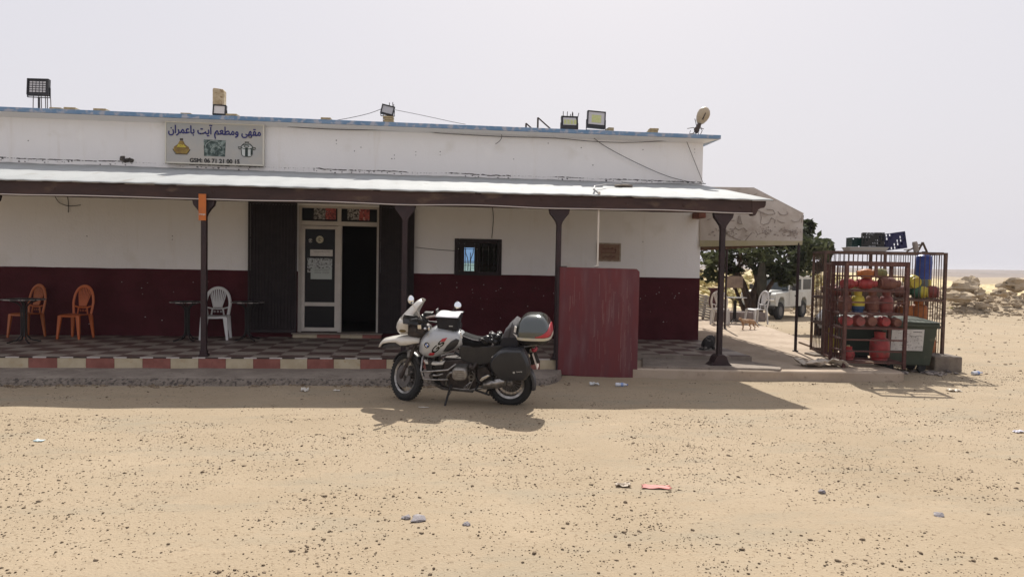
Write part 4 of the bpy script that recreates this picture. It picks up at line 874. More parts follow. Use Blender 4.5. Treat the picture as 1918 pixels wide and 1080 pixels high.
# crates and box hung in the tree
m=MB(); m.box((-.28,-.1,-.2),(.28,.1,.2)); o=m.build('nest_box',mat('pale_brown_box',(.30,.22,.16),.9,col2=(.22,.16,.12),scale=5),loc=tuple(tp(1375,528,23.0)+Vector((10.2,24.2,-.1))),bevel=.01); tag(o,'pale brown box hanging from the tree left of the trunk','box')
m=MB(); secs=[]
for z,w_ in ((0,.06),(-.25,.14),(-.6,.18),(-1.0,.16),(-1.2,.05)): secs.append([Vector((w_*math.cos(a),.12*math.sin(a),z)) for a in np.linspace(0,2*math.pi,11)[:-1]])
m.loft(secs); o=m.build('hanging_sack',mat('dark_olive_cloth',(.045,.045,.032),.95,col2=(.07,.06,.045),scale=4),loc=tuple(tp(1428,492,22.8)+Vector((10.2,24.2,-.1))),smooth=60); tag(o,'dark olive sack hanging from the tree right of the trunk','sack')
# ---------------- pale boxy off-roader ----------------
wpaint=mat('off_roader_paint',(.52,.53,.50),.35,col2=(.45,.45,.42),scale=1.5,coat=.2,c3=(.36,.33,.29),s3=5,r3=(.6,.72)); rubber=mat('tyre_rubber',(.02,.02,.02),.85,bump=.3,bscale=40); cglass=mat('car_glass',(.05,.06,.065),.15,spec=.35); chrome=mat('chrome',(.6,.6,.6),.2,metal=1)
def wheelmesh(par,x,y,r,w_,m_rim,name='wheel'):
    o=MB(); T=Tm((x,y,r))@RX(90)
    o.lathe([(r*.55,-w_/2),(r*.93,-w_/2),(r,-w_*.3),(r,w_*.3),(r*.93,w_/2),(r*.55,w_/2)],24,T=T); wo=o.build(name,rubber,par,smooth=40)
    o=MB(); o.lathe([(r*.12,-w_*.46),(r*.2,-w_*.5),(r*.5,-w_*.38),(r*.56,-w_*.48),(r*.58,-w_*.3),(r*.58,w_*.3),(r*.56,w_*.48),(r*.5,w_*.38),(r*.2,w_*.5),(.0,w_*.5)],20,T=T); o.build('rim',m_rim,wo,smooth=40); return wo
# local: +x forward, +y left; 4.4 m long
g_=onz(1474,597.5,-.48); hd=R_(180+40)
F_=Vector((math.cos(hd),math.sin(hd),0)); Lf=Vector((-F_.y,F_.x,0))
org=g_-F_*1.45-Lf*.66-Vector((.52,0,0))
lr_s=1.07
lr=thing('off_roader','old pale grey boxy off-roader parked beyond the tree','off-roader',(org.x,org.y,gz(org.x,org.y)+.0),hd)
body=MB()
body.prism([(-2.15,.55),(-1.55,.55),(-1.5,.9),(-.95,.9),(-.9,.55),(.95,.55),(1.0,.95),(1.55,.95),(1.72,.6),(1.95,.62),(1.98,1.05),(1.93,1.16),(.62,1.2),(.55,1.24),(-2.15,1.24)],-.80,-.79)
side=[(-2.15,.55),(-1.55,.55),(-1.52,.8),(-1.35,.95),(-1.05,.95),(-.9,.8),(-.87,.55),(.95,.55),(.98,.85),(1.12,1.0),(1.45,1.0),(1.6,.85),(1.68,.6),(1.90,.62),(1.93,1.1),(1.86,1.17),(.62,1.22),(.55,1.25),(-2.15,1.25)]
body=MB(); body.prism(side,-.80,-.55); body.prism(side,.55,.80); body.box((-2.15,-.549,.45),(.9,.549,1.25)); body.box((.9,-.549,.62),(1.68,.549,1.0)); body.box((.56,-.549,1.0),(1.72,.549,1.235))
body.build('body',wpaint,lr,bevel=.02)
bb=MB(); bb.prism([(.6,1.235),(1.88,1.18),(1.90,1.23),(1.6,1.285),(.6,1.30)],-.52,.52); bb.build('bonnet',wpaint,lr,bevel=.02)
gr_=MB(); gr_.box((1.73,-.5,.68),(1.80,.5,1.17)); gr_.box((1.94,-.8,.52),(2.06,.8,.62)); gr_.build('grille',black,lr)
gb=MB(); gb.box((1.93,-.78,.85),(2.0,.78,.89)); gb.build('grille_bar',chrome,lr)
np_=MB(); np_.box((2.061,-.02,.56),(2.07,.42,.68)); np_.build('number_plate',paper,lr)
for s in (-1,1):
    hl=MB(); hl.lathe([(0,0),(.08,0),(.095,.02),(.095,-.03),(0,-.03)],16,T=Tm((1.945,s*.67,.97))@RY(90)); hl.build('headlight',mat('headlamp_glass',(.5,.5,.48),.15),lr,smooth=60)
cab=MB(); roof=[(-2.15,1.25),(.55,1.25),(.42,1.72),(.38,1.80)]
for s in (-1,1):
    y0=s*.79; yi=s*.75
    cab.prism([(-2.15,1.251),(.52,1.251),(.52,1.30),(-2.15,1.30)],y0,yi)
    for x0,x1 in ((-2.15,-2.0),(-1.05,-.85),(-.35,-.25)): cab.box((x0,y0,1.301),(x1,yi,1.78))
    cab.prism([(.45,1.301),(.54,1.301),(.42,1.78),(.34,1.78)],y0,yi)
    cab.box((-2.15,y0,1.781),(.42,yi,1.84))
cab.box((-2.15,-.749,1.251),(-2.1,.749,1.84))
cab.build('cab',wpaint,lr)
rf_=MB(); secs=[]
for x,dz,hw in ((-2.2,0,.78),(-2.1,.05,.8),(-.8,.08,.8),(.3,.06,.8),(.48,.0,.78)): secs.append([Vector((x,-hw,1.845)),Vector((x,-hw,1.88+dz*.6)),Vector((x,-hw*.7,1.92+dz)),Vector((x,hw*.7,1.92+dz)),Vector((x,hw,1.88+dz*.6)),Vector((x,hw,1.845))])
rf_.loft(secs); rf_.build('roof',mat('cream_roof',(.58,.57,.52),.4,col2=(.5,.48,.44),scale=2),lr,smooth=40)
ws=MB(); ws.add([(.53,-.74,1.30),(.53,.74,1.30),(.40,.74,1.80),(.40,-.74,1.80),(.51,-.74,1.30),(.51,.74,1.30),(.38,.74,1.80),(.38,-.74,1.80)],[(0,1,2,3),(7,6,5,4),(0,4,5,1),(3,2,6,7)]); ws.build('windscreen',cglass,lr)
for s in (-1,1):
    for x0,x1 in ((-.25,.44),(-.85,-.35),(-2.0,-1.05)): g2=MB(); g2.box((x0,s*.768,1.30),(x1,s*.762,1.78)); g2.build('window',cglass,lr)
    wh=MB(); 
    for x in (1.29,-1.2): wheelmesh(lr,x,s*.68,.385,.2,mat('dusty_rim',(.12,.115,.11),.6))
    mr=MB(); mr.box((.45,s*.92,1.28),(.49,s*1.08,1.5)); mr.bar((.5,s*.8,1.3),(.47,s*.95,1.36),.015); mr.build('mirror',black,lr)
dd2=MB(); 
for x in (.5,-.3): dd2.box((x,.801,.6),(x+.012,.804,1.25))
dd2.box((-.18,.801,1.0),(-.12,.83,1.06)); dd2.build('door_seam',black,lr)
rk=MB()
for s in (-.6,0,.6): rk.bar((-1.9,s,2.08),(.1,s,2.08),.03)
for x in (-1.9,-1.2,-.5,.1): rk.bar((x,-.62,2.08),(x,.62,2.08),.03); rk.bar((x,-.7,1.93),(x,-.62,2.08),.03); rk.bar((x,.7,1.93),(x,.62,2.08),.03)
rk.build('roof_rack',black,lr); 
lr.scale=(1.07,1.07,1.07)
m=MB(); m.ball((-.2,.2,2.3),(.28,.3,.22),12,8); tag(m.build('bundle',mat('pale_cloth',(.5,.48,.45),.9),loc=(0,0,0),smooth=60),'pale bundle tied on the roof rack of the off-roader','bundle').matrix_world=lr.matrix_world
bpy.context.view_layer.update()
bpy.data.objects['bundle'].matrix_world=lr.matrix_world.copy()
# ---------------- white car behind the cage ----------------
g_=onz(1531,612,0); hd=R_(180+50)
F_=Vector((math.cos(hd),math.sin(hd),0)); Lf=Vector((-F_.y,F_.x,0)); org=g_+Vector((1.755,1.01,0))
wc=thing('parked_car','white car with a rounded nose parked behind the gas bottle cages','car',(org.x,org.y,gz(org.x,org.y)),hd)
carw=mat('white_car_paint',(.62,.62,.62),.25,coat=.4)
secs=[]
for x,zb,zt,hw,zc in ((-2.0,.4,.85,.6,0),(-1.95,.28,1.0,.76,0),(-1.2,.25,1.02,.82,0),(0,.22,.98,.83,0),(.8,.22,.95,.83,0),(1.5,.25,.84,.80,0),(1.85,.28,.74,.70,0),(2.02,.35,.6,.5,0)):
    secs.append([Vector((x,-hw*.92,zb)),Vector((x,-hw,zb+.18)),Vector((x,-hw,zt-.16)),Vector((x,-hw*.8,zt)),Vector((x,0,zt+.03)),Vector((x,hw*.8,zt)),Vector((x,hw,zt-.16)),Vector((x,hw,zb+.18)),Vector((x,hw*.92,zb))])
m=MB(); m.loft(secs); m.build('body',carw,wc,smooth=50)
secs=[]
for x,zt,hw in ((-1.85,1.02,.70),(-1.5,1.30,.62),(-.6,1.42,.6),(.2,1.40,.6),(.9,1.0,.7)): secs.append([Vector((x,-hw-.06,.97)),Vector((x,-hw,zt-.05)),Vector((x,-hw*.8,zt)),Vector((x,hw*.8,zt)),Vector((x,hw,zt-.05)),Vector((x,hw+.06,.97))])
m=MB(); m.loft(secs); m.build('cabin',mat('cabin_glass',(.05,.055,.06),.1),wc,smooth=40)
secs=[[Vector((x,-.5,zt+.004)),Vector((x,0,zt+.02)),Vector((x,.5,zt+.004))] for x,zt in ((-1.4,1.33),(-.6,1.43),(.15,1.41))]
m=MB(); m.loft(secs,closed=False,caps=False); m.build('roof',carw,wc,smooth=60,solid=.01)
for s in (-1,1):
    for x in (1.28,-1.25): wheelmesh(wc,x,s*.74,.30,.2,mat('grey_rim',(.2,.2,.2),.4))
    hl=MB(); hl.ball((1.8,s*.58,.60),(.14,.12,.07),10,7); hl.build('headlight',MATS['headlamp_glass'],wc,smooth=60)
    m=MB(); m.lathe([(.30,-.01),(.36,-.01),(.36,.01),(.30,.01)],20,T=Tm((1.28,s*.835,.30))@RX(90)); m.lathe([(.0,-.01),(.30,-.01),(.30,.0)],20,T=Tm((1.28,s*.825,.30))@RX(90)); m.build('wheel_arch',black,wc)
# ---------------- gas bottle cages ----------------
cagem=mat('cage_paint',(.07,.028,.025),.75,col2=(.115,.052,.042),scale=5,bump=.3,bscale=40,c3=(.18,.10,.075),s3=16,r3=(.62,.7)); cageb=mat('rusty_cage',(.075,.045,.038),.8,col2=(.13,.08,.06),scale=5,bump=.3,bscale=40)
# front cage: local x along its front, y into depth
a_=math.atan2(-.11,1.0); ca=thing('gas_bottle_cage','low maroon open rack on the kerb corner holding mostly red gas bottles','cage',(7.13,11.58,ZP),a_)
Wc=1.06; Dc=.52; Hc=1.88
for (x,y) in ((0,0),(Wc,0),(Wc,Dc),(0,Dc)): m=MB(); m.box((x-.025,y-.025,0),(x+.025,y+.025,Hc)); m.build('corner_post',cagem,ca)
LV=[.14,.52,.78,1.02,1.20,1.44,1.66]   # rail heights
SH=[.10,.70,.95,1.36]                       # shelves
m=MB()
for z in (.10,.30,.50,.70,.95,1.16,1.36,1.62):
    m.box((.026,-.012,z-.012),(Wc-.026,.012,z+.014)); m.box((-.012,.026,z-.012),(.012,Dc-.026,z+.014)); 
    if z in (.10,.70,.95,1.36): m.box((.026,Dc-.012,z-.012),(Wc-.026,Dc+.012,z+.014)); m.box((Wc-.012,.026,z-.012),(Wc+.012,Dc-.026,z+.014))
m.build('rail',cagem,ca)
m=MB()
for z in SH:
    for k in range(6): y=.05+k*.085; m.box((.02,y,z+.015),(Wc-.02,y+.02,z+.025))
m.build('shelf',cagem,ca)
m=MB(); m.box((.026,-.02,Hc-.08),(Wc-.026,.02,Hc)); m.box((-.02,.026,Hc-.08),(.02,Dc-.026,Hc)); m.box((.026,Dc-.02,Hc-.08),(Wc-.026,Dc+.02,Hc)); m.box((Wc-.02,.026,Hc-.08),(Wc+.02,Dc-.026,Hc)); m.box((Wc*.46,-.015,1.63),(Wc*.46+.05,.015,Hc-.08)); m.build('top_rail',cagem,ca)
# swung-open side door of the rack
dl=Vector((7.50,12.82,0))-Vector((7.13,11.58,0)); LD=dl.length-.04
do=MB(); T=RZ(math.degrees(math.atan2(dl.y,dl.x)-a_))@Tm((.03,-.0,0)); 
for x in (.03,LD): do.box((x,-.02,.05),(x+.03,.02,Hc-.02),T)
for z in (.06,Hc-.06): do.box((.061,-.018,z),(LD-.001,.018,z+.04),T)
for z in (.50,.93,1.36): do.box((.061,-.01,z),(LD-.001,.01,z+.02),T)
for k in range(1,7): x=.06+k*(LD-.06)/7; do.box((x-.005,-.0095,.101),(x+.005,.0095,Hc-.061),T)
do.build('side_door',cagem,ca)
# tall rear cage
b_=R_(-14); cbx=thing('gas_bottle_cage','tall rusty barred cage behind the green bin, crates piled on its roof','cage',(7.62,13.12,ZP+.04),b_)
WB=2.22; DB=.78; HB=2.03
for (x,y) in ((0,0),(WB,0),(WB,DB),(0,DB),(WB*.5,0),(WB*.5,DB)): m=MB(); m.box((x-.022,y-.022,0),(x+.022,y+.022,HB)); m.build('corner_post',cageb,cbx)
m=MB()
for z in (.03,.60,1.12,HB):
    for y in (0,DB): m.box((-.022,y-.02,z-.02),(WB+.022,y+.02,z+.02))
    for x in (0,WB): m.box((x-.02,.021,z-.02),(x+.02,DB-.021,z+.02))
m.build('rail',cageb,cbx)
bars=MB()
def vb(x,y,z0=.05,z1=HB-.02): bars.tube([(x,y,z0),(x+random.uniform(-.012,.012),y,(z0+z1)/2),(x,y,z1)],.0075,5)
k=.08
while k<WB-.03: vb(k,-.0); vb(k,DB); k+=.088
k=.09
while k<DB-.03: vb(0,k); vb(WB,k); k+=.1
bars.build('bars',cageb,cbx)
m=MB()
for z in (.60,1.12):
    for k in range(6): y=.05+k*.125; m.box((.02,y,z+.021),(WB-.02,y+.03,z+.03))
for k in range(4): y=.05+k*.19; m.box((.02,y,HB+.021),(WB-.02,y+.03,HB+.03))
m.build('shelf',cageb,cbx)
# ---- bottles ----
GM={'red':mat('red_bottle',(.31,.036,.036),.45,col2=(.20,.028,.03),scale=6,c3=(.14,.06,.05),s3=12,r3=(.6,.7)),'dark':mat('rust_brown_bottle',(.13,.05,.038),.7,col2=(.19,.085,.06),scale=7),'yellow':mat('yellow_bottle',(.50,.42,.05),.5,col2=(.42,.33,.06),scale=6),
 'orange':mat('orange_bottle',(.40,.13,.03),.55,col2=(.27,.09,.03),scale=6),'green':mat('green_bottle',(.05,.12,.08),.5,col2=(.07,.16,.10),scale=6),'blue':mat('blue_bottle',(.03,.07,.16),.5),'pink':mat('faded_red_bottle',(.23,.058,.05),.6,col2=(.16,.048,.042),scale=7),'olive':mat('olive_bottle',(.13,.13,.05),.6,col2=(.2,.17,.06),scale=6)}
brass=mat('dull_brass',(.25,.18,.08),.5,metal=.4)
BG='gas bottles in the cages'
def bottle(lab,M,r,h,c1,c2=None,cage=None):
    """stands on its base at M's origin, axis along local z"""
    o=thing('gas_bottle',lab,'gas bottle',group=BG); o.matrix_world=M
    hb=h*.80; m=MB(); m.lathe([(r*.8,0),(r*.82,.015),(r*.78,.03),(r*.9,.04),(r*.98,.07),(r,.11),(r,hb-.12),(r*.96,hb-.06),(r*.8,hb-.02),(r*.45,hb+.005),(.0,hb+.01)],22)
    if c2:
        zc=hb*.45; 
        for i,f in enumerate(m.f):
            if sum(m.v[j].z for j in f)/len(f)<zc: m.mi[i]=1
    m.build('body',[GM[c1]]+([GM[c2]] if c2 else []),o,smooth=45)
    m=MB(); m.lathe([(r*.56,hb-.01),(r*.58,h-.01),(r*.60,h),(r*.53,h),(r*.52,hb-.005)],18,a0=.5,a1=5.8); m.build('collar',GM[c1],o,smooth=45)
    m=MB(); m.cyl((0,0,hb),(0,0,hb+.06),.018,n=8); m.cyl((-.03,0,hb+.05),(.03,0,hb+.05),.012,n=8); m.build('valve',brass,o)
    m=MB(); m.lathe([(r+.0005,hb*.48),(r+.005,hb*.49),(r+.005,hb*.51),(r+.0005,hb*.52)],22); m.build('weld_band',GM[c1],o)
    return o
def at(cage,x,y,z): return cage.matrix_world@Tm((x,y,z))
bpy.context.view_layer.update()
z2=.025
def lying(lab,cage,x,y,z,r,h,c,c2=None,ang=0,end=0): # axis along depth (base to the viewer) or, end=1, along the rack
    T=at(cage,x,y,z+z2+r)@(RZ(90+ang)@RX(90)@Tm((0,0,-h/2)) if end else RZ(ang)@RX(-90)@Tm((0,0,0)))
    return bottle(lab,T,r,h,c,c2)
s=.70; names=['leftmost','second','third','fourth','rightmost']
for i,(x,c,r,e,w_) in enumerate(((.10,'red',.095,0,''),(.31,'pink',.10,0,''),(.52,'dark',.10,0,''),(.76,'red',.095,0,''),(.965,'dark',.085,0,''))):
    lying(f"{ {'red':'red','pink':'faded red','dark':'dark red brown'}[c]} gas bottle lying end-on, {names[i]} on the front rack's middle shelf",ca,x,.06,s,r,.30,c)
s=1.36
for i,(x,c,r,h) in enumerate(((.15,'red',.095,.27),(.46,'red',.10,.33),(.86,'dark',.11,.36))):
    lying(('red gas bottle lying sideways at the left end of the front rack top shelf','bright red gas bottle lying sideways mid top shelf of the front rack','dark brown gas bottle lying sideways at the right end of the top shelf, front rack')[i],ca,x,.20,s,r,h,c,end=1,ang=(4,-3,2)[i])
bottle('small bright red gas bottle standing on the bottom shelf of the front rack',at(ca,.17,.2,.125),.11,.24,'red')
bottle('large faded red gas bottle standing at the right of the bottom shelf, front rack',at(ca,.76,.26,.125),.165,.50,'red')
for x,c,c2,lab in ((.13,'dark',None,'brown gas bottle standing left of the yellow one in the front rack'),(.36,'yellow','blue','yellow gas bottle with a blue base standing in the front rack'),(.62,'dark',None,'dark brown gas bottle standing just right of the yellow one, front rack'),(.87,'pink',None,'reddish gas bottle standing at the right of the front rack third shelf')): bottle(lab,at(ca,x,.30,.975),.115,.37,c,c2)
# back rows standing deeper in the tall cage, per shelf
def std(lab,x,y,z,r,h,c,c2=None): return bottle(lab,at(cbx,x,y,z+.035),r,h,c,c2)
std('yellow gas bottle with a blue base in the tall cage behind the front rack',.66,.25,.60,.15,.48,'yellow','blue')
std('brown gas bottle standing left of the yellow one, tall cage lower shelf',.24,.28,.60,.15,.46,'dark')
std('dark gas bottle standing just right of the yellow one, tall cage lower shelf',1.0,.3,.60,.14,.46,'dark')
std('rust brown gas bottle in the middle of the tall cage lower shelf',1.28,.3,.60,.14,.46,'pink')
std('orange gas bottle standing right behind the front rack corner, tall cage lower shelf',1.60,.22,.60,.14,.47,'orange')
std('wider rusty orange gas bottle on the tall cage lower shelf, nearest its right end',1.88,.3,.60,.165,.50,'orange','dark')
std('brown gas bottle in the back row, tall cage lower shelf, right side',2.0,.6,.60,.12,.46,'dark')
std('yellow gas bottle standing on the floor of the tall cage at its left end',.24,.22,.0,.15,.48,'yellow')
std('olive gas bottle on the floor of the tall cage, second from the left',.58,.3,.0,.14,.46,'olive')
std('orange gas bottle on the tall cage floor at its right end, behind the bin',2.05,.25,.0,.14,.46,'orange')
std('dark gas bottle on the floor of the tall cage in the middle',1.2,.3,.0,.15,.48,'dark')
for i,(x,y,c,c2,r,h,a,lab) in enumerate(((.35,.25,'pink',None,.10,.3,20,'faded red gas bottle lying at the left end of the tall cage upper shelf'),(.72,.3,'olive',None,.12,.34,-30,'olive gas bottle lying on the upper shelf of the tall cage, left of centre'),(1.50,.2,'dark',None,.12,.36,75,'dark brown gas bottle lying beside the front rack top, tall cage upper shelf'),
     (1.84,.18,'green','yellow',.12,.36,60,'green and yellow gas bottle lying tilted on the upper shelf of the tall cage'),(2.07,.25,'pink',None,.125,.36,60,'faded red gas bottle lying at the right end of the tall cage upper shelf'))):
    T=at(cbx,x,y,1.12+.035+r)@RZ(a)@RX(-90)@Tm((0,0,-h*.4)); bottle(lab,T,r,h,c,c2)
bottle('round yellow gas bottle lying on top of others at the tall cage right side',at(cbx,1.72,.22,1.12+.36)@RZ(10)@RX(-80)@Tm((0,0,-.12)),.135,.34,'yellow','yellow')
m=MB(); m.box((-.27,-.12,0),(.27,.12,.24)); tag(m.build('carton',mat('brown_carton',(.11,.07,.05),.9,col2=(.15,.10,.07),scale=6),bevel=.01),'dark brown carton on the upper shelf behind the front rack','carton').matrix_world=at(cbx,1.05,.3,1.16)
for i,(x,z,c,nm) in enumerate(((.30,.60,'pink','faded red'),(.62,.60,'orange','dull orange'),(.95,.60,'dark','brown'),(1.30,.60,'orange','orange'),(1.66,.60,'dark','dark brown'),(.45,.0,'dark','brown'),(.85,.0,'red','red'),(1.5,.0,'orange','orange'))):
    std(nm+' gas bottle in the back row of the tall cage, '+('lower shelf' if z else 'on its floor')+', '+('leftmost','second along','third along','fourth along','fifth along','first','second','third')[i],x,.57,z,.135,.46,c)
for i,(x,c,nm) in enumerate(((.3,'dark','brown'),(.62,'red','red'),(.98,'pink','faded red'),(1.3,'orange','orange'))):
    bottle(nm+' gas bottle lying in the back row of the tall cage upper shelf',at(cbx,x,.56,1.12+.035+.12)@RZ(70+i*13)@RX(-90)@Tm((0,0,-.15)),.12,.34,c)
bottle('orange gas bottle lying on top of the red ones in the front rack',at(ca,.40,.16,1.36+.025+.2+.08)@RZ(80)@RX(-90)@Tm((0,0,-.14)),.085,.28,'orange')
bottle('olive gas bottle lying on top at the right of the front rack',at(ca,.70,.3,1.36+.025+.2+.09)@RZ(100)@RX(-90)@Tm((0,0,-.14)),.09,.28,'olive')
# blue drum with a yellow-grey lower half in the tall cage
bdr=thing('plastic_drum','tall blue plastic drum poking through the roof of the tall cage','drum'); bdr.matrix_world=at(cbx,1.96,.38,1.50)@RY(3)
m=MB(); m.lathe([(.12,0),(.15,.02),(.155,.1),(.15,.12),(.155,.14),(.155,.38),(.15,.4),(.14,.48),(.07,.54),(.0,.55)],20); m.build('body',mat('blue_plastic',(.02,.045,.24),.4,col2=(.03,.07,.3),scale=6),bdr,smooth=40)
m=MB(); m.lathe([(.05,.54),(.055,.58),(.0,.585)],14); m.build('cap',black,bdr)
bdr2=thing('plastic_drum','grey and yellow plastic drum under the blue drum, tall cage upper shelf','drum'); bdr2.matrix_world=at(cbx,1.96,.38,1.10+.035)
m=MB(); m.lathe([(.15,0),(.165,.02),(.165,.36),(.15,.395),(0,.396)],20)
for i,f in enumerate(m.f):
    c_=sum((m.v[j] for j in f),Vector())/len(f)
    if c_.x>.03: m.mi[i]=1
m.build('body',[mat('grey_plastic',(.10,.12,.13),.5),GM['yellow']],bdr2,smooth=40)
# crates and tray on the cage roof
def crate(name,lab,M,w_,d,h,m_,nx=6,nz=4):
    o=thing(name,lab,'crate',group='plastic crates on the cage'); o.matrix_world=M; t_=.012
    f=MB()
    def side(L,T):
        cw=L/nx; chh=h/nz
        for i in range(nx+1): f.box((i*cw-.012+(.012 if i==0 else 0)-(.0 if i<nx else .0),0,0),(i*cw+.012-(.012 if i==nx else 0),t_,h),T)
        for j in range(nz+1):
            z=j*chh
            for i in range(nx): f.box((i*cw+.0121,.001,max(0,z-.01)),((i+1)*cw-.0121,t_-.001,min(h,z+.01)),T)
        for i in range(nx):
            for j in range(nz):
                if (i*7+j*3)%5 in (0,2): f.box((i*cw+.0121,.002,j*chh+.0101),((i+1)*cw-.0121,t_-.002,(j+1)*chh-.0101),T)
    side(w_,Tm((0,0,0))); side(w_,Tm((0,d-t_,0))); side(d-2*t_,Tm((t_,t_,0))@RZ(90)); side(d-2*t_,Tm((w_,t_,0))@RZ(90)); f.build('side_walls',m_,o)
    b=MB()
    for i in range(9): b.box((.0+.001,t_+.001+i*(d-2*t_)/9,.0),(w_-.001,t_+.001+i*(d-2*t_)/9+.03,.008))
    b.build('base',m_,o); return o
R0=HB+.035
crate('crate','dark green plastic crate at the left of the pile on the cage roof',at(cbx,.58,.3,R0+.075)@RZ(4),.34,.28,.20,mat('green_crate',(.010,.035,.032),.5))
crate('crate','black plastic crate in the middle of the pile on the cage roof',at(cbx,.72,.12,R0+.075)@RZ(-14),.39,.32,.29,black,7,5)
crate('crate','blue plastic crate tilted on its side on the cage roof',at(cbx,1.11,.08,R0+.004)@RZ(-8)@RY(-9),.42,.34,.33,mat('blue_crate',(.010,.012,.065),.45),7,5)
ty=thing('tray','pale translucent plastic tray beneath the crates on the cage roof','tray'); ty.matrix_world=at(cbx,.48,.04,R0)
m=MB(); x1,y1=.66,.4
m.add([(0,0,0),(x1,0,0),(x1,y1,0),(0,y1,0),(-.03,-.03,.07),(x1+.03,-.03,.07),(x1+.03,y1+.03,.07),(-.03,y1+.03,.07)],[(0,1,2,3),(0,4,5,1),(1,5,6,2),(2,6,7,3),(3,7,4,0)]); m.build('tray_shell',mat('pale_plastic',(.42,.42,.42),.4),ty,solid=.008)
m=MB(); m.tube([(-.035,-.035,.07),(x1+.035,-.035,.07),(x1+.035,y1+.035,.07),(-.035,y1+.035,.07)],.008,5,closed=True); m.build('rim',MATS['pale_plastic'],ty)
m=MB(); m.bar((0,0,0),(.34,.05,.20),.05,.03); m.bar((.30,.06,0),(.42,.05,.26),.05,.04); m.bar((.42,.05,.26),(.55,.08,.0),.04,.04); m.bar((.0,.1,.05),(.25,.12,.09),.16,.02); o=m.build('scrap_wood',mat('scrap_wood',(.06,.045,.038),.9,col2=(.11,.08,.06),scale=7)); tag(o,'jumble of dark broken frame pieces on the cage roof beside the blue crate','scrap'); o.matrix_world=at(cbx,1.54,.1,R0)@Matrix.Scale(.72,4)
m=MB(); m.lathe([(.04,0),(.05,.01),(.05,.16),(.04,.2),(0,.2)],12); o=m.build('jerry_can',mat('grey_can',(.25,.22,.2),.7)); tag(o,'small grey brown can wedged in the scrap on the cage roof','can'); o.matrix_world=at(cbx,1.70,.05,R0)@RY(-12)
m=MB(); 
for k in range(16): m.tube([(k*.01,random.uniform(0,.05),.0),(k*.02,.02,-.05),(random.uniform(0,.3),.03,-.12)],.012,5)
# green wheeled bins
bing=mat('green_bin_plastic',(.032,.043,.030),.5,col2=(.042,.054,.038),scale=4,c3=(.07,.075,.05),s3=9,r3=(.62,.72))
def bin_(lab,loc,rz,w_,d,h,sign_=True,m_=bing):
    o=thing('wheeled_bin',lab,'bin',loc,rz); z0=.14
    b=MB(); b.loft([[Vector((x*(w_/2-i_),y*(d/2-i_),z)) for x,y in ((-1,-1),(1,-1),(1,1),(-1,1))] for z,i_ in ((z0,.09),(z0+.03,.085),(h-.12,.012),(h-.119,-.015),(h-.05,-.018))]); b.build('body',m_,o,bevel=.015)
    b=MB(); secs=[]
    for x in np.linspace(-w_/2-.02,w_/2+.02,9):
        e=1-abs(x/(w_/2+.02))**4; secs.append([Vector((x,-d/2-.035,h-.048)),Vector((x,-d/2-.035,h-.03)),Vector((x,-d/4,h-.02+.045*e)),Vector((x,d/4,h-.0+.06*e)),Vector((x,d/2+.02,h-.02)),Vector((x,d/2+.02,h-.048))])
    b.loft(secs); b.build('lid',m_,o,smooth=40)
    b=MB(); b.tube([(w_/2-.0,-d/2+.1,h-.14),(w_/2+.07,-d/2+.1,h-.14),(w_/2+.07,d/2-.1,h-.14),(w_/2,d/2-.1,h-.14)],.014,6); b.build('handle',m_,o)
    for sx in (-1,1):
        for sy in (-1,1):
            wv=MB(); T=Tm((sx*(w_/2-.22),sy*(d/2-.14),.095))@RX(90)@RY(random.uniform(-30,30)); wv.lathe([(.03,-.025),(.09,-.025),(.095,-.015),(.095,.015),(.09,.025),(.03,.025)],18,T=T); wv.lathe([(0,-.02),(.03,-.02),(.03,.02),(0,.02)],10,T=T); wo=wv.build('wheel',rubber,o,smooth=40)
    if sign_:
        b=MB(); T=Tm((-.16,-d/2-.0,.60))@RX(-5)
        b.box((-.30,-.0,-.20),(.28,.006,.20),Tm((-.02,-d/2+.022,.62))@RX(5.8)@Tm((0,-.012,0))); s_=b.build('label',mat('white_label',(.46,.44,.42),.6,col2=(.55,.53,.5),scale=8),o)
        b=MB(); T=Tm((-.02,-d/2+.022,.62))@RX(5.8)@Tm((0,-.014,0))
        for i in range(46):
            x=random.uniform(-.27,.27); z=random.uniform(-.19,.0) if random.random()<.8 else random.uniform(0,.18); L=[]
            for k in range(3): L.append((x,-.001,z)); x+=random.uniform(-.035,.035); z+=random.uniform(-.025,.025)
            if max(abs(q[0]) for q in L)<.28 and max(abs(q[2]) for q in L)<.195: b.tube(L,.0022,4,T=T)
        b.tube([(.02,-.001,.09),(.06,-.001,.07),(.12,-.001,.07),(.2,-.001,.09),(.24,-.001,.07)],.003,4,T=T); b.tube([(.08,-.001,.15),(.14,-.001,.155),(.24,-.001,.15)],.005,4,T=T); b.build('label_drawing',inkm,o)
    return o
bin_('green wheeled waste container with a white label, between the two cages',(8.72,12.34,gz(8.9,12.3)),R_(-9),1.04,.66,.98)
bin_('darker green waste container hidden behind the lower rack',(7.98,12.58,ZP-.02),R_(-12),.62,.5,.86,False,mat('dark_bin',(.02,.035,.03),.5))
m=MB(); m.box((-.26,-.3,0),(.26,.3,.31)); o=m.build('concrete_block',mat('dark_block',(.14,.115,.095),.9,col2=(.20,.165,.13),scale=5,bump=.5,bscale=25),loc=(9.66,12.50,gz(9.6,12.4)-.02),rotz=R_(-8),bevel=.03); tag(o,'rough grey concrete block at the right foot of the tall cage','block')
m=MB(); m.box((-.3,-.2,0),(.3,.2,.18)); o=m.build('concrete_block',conc,loc=(7.75,13.3,ZP-.14),bevel=.02); tag(o,'low concrete footing under the left side of the tall cage','block')
m=MB()
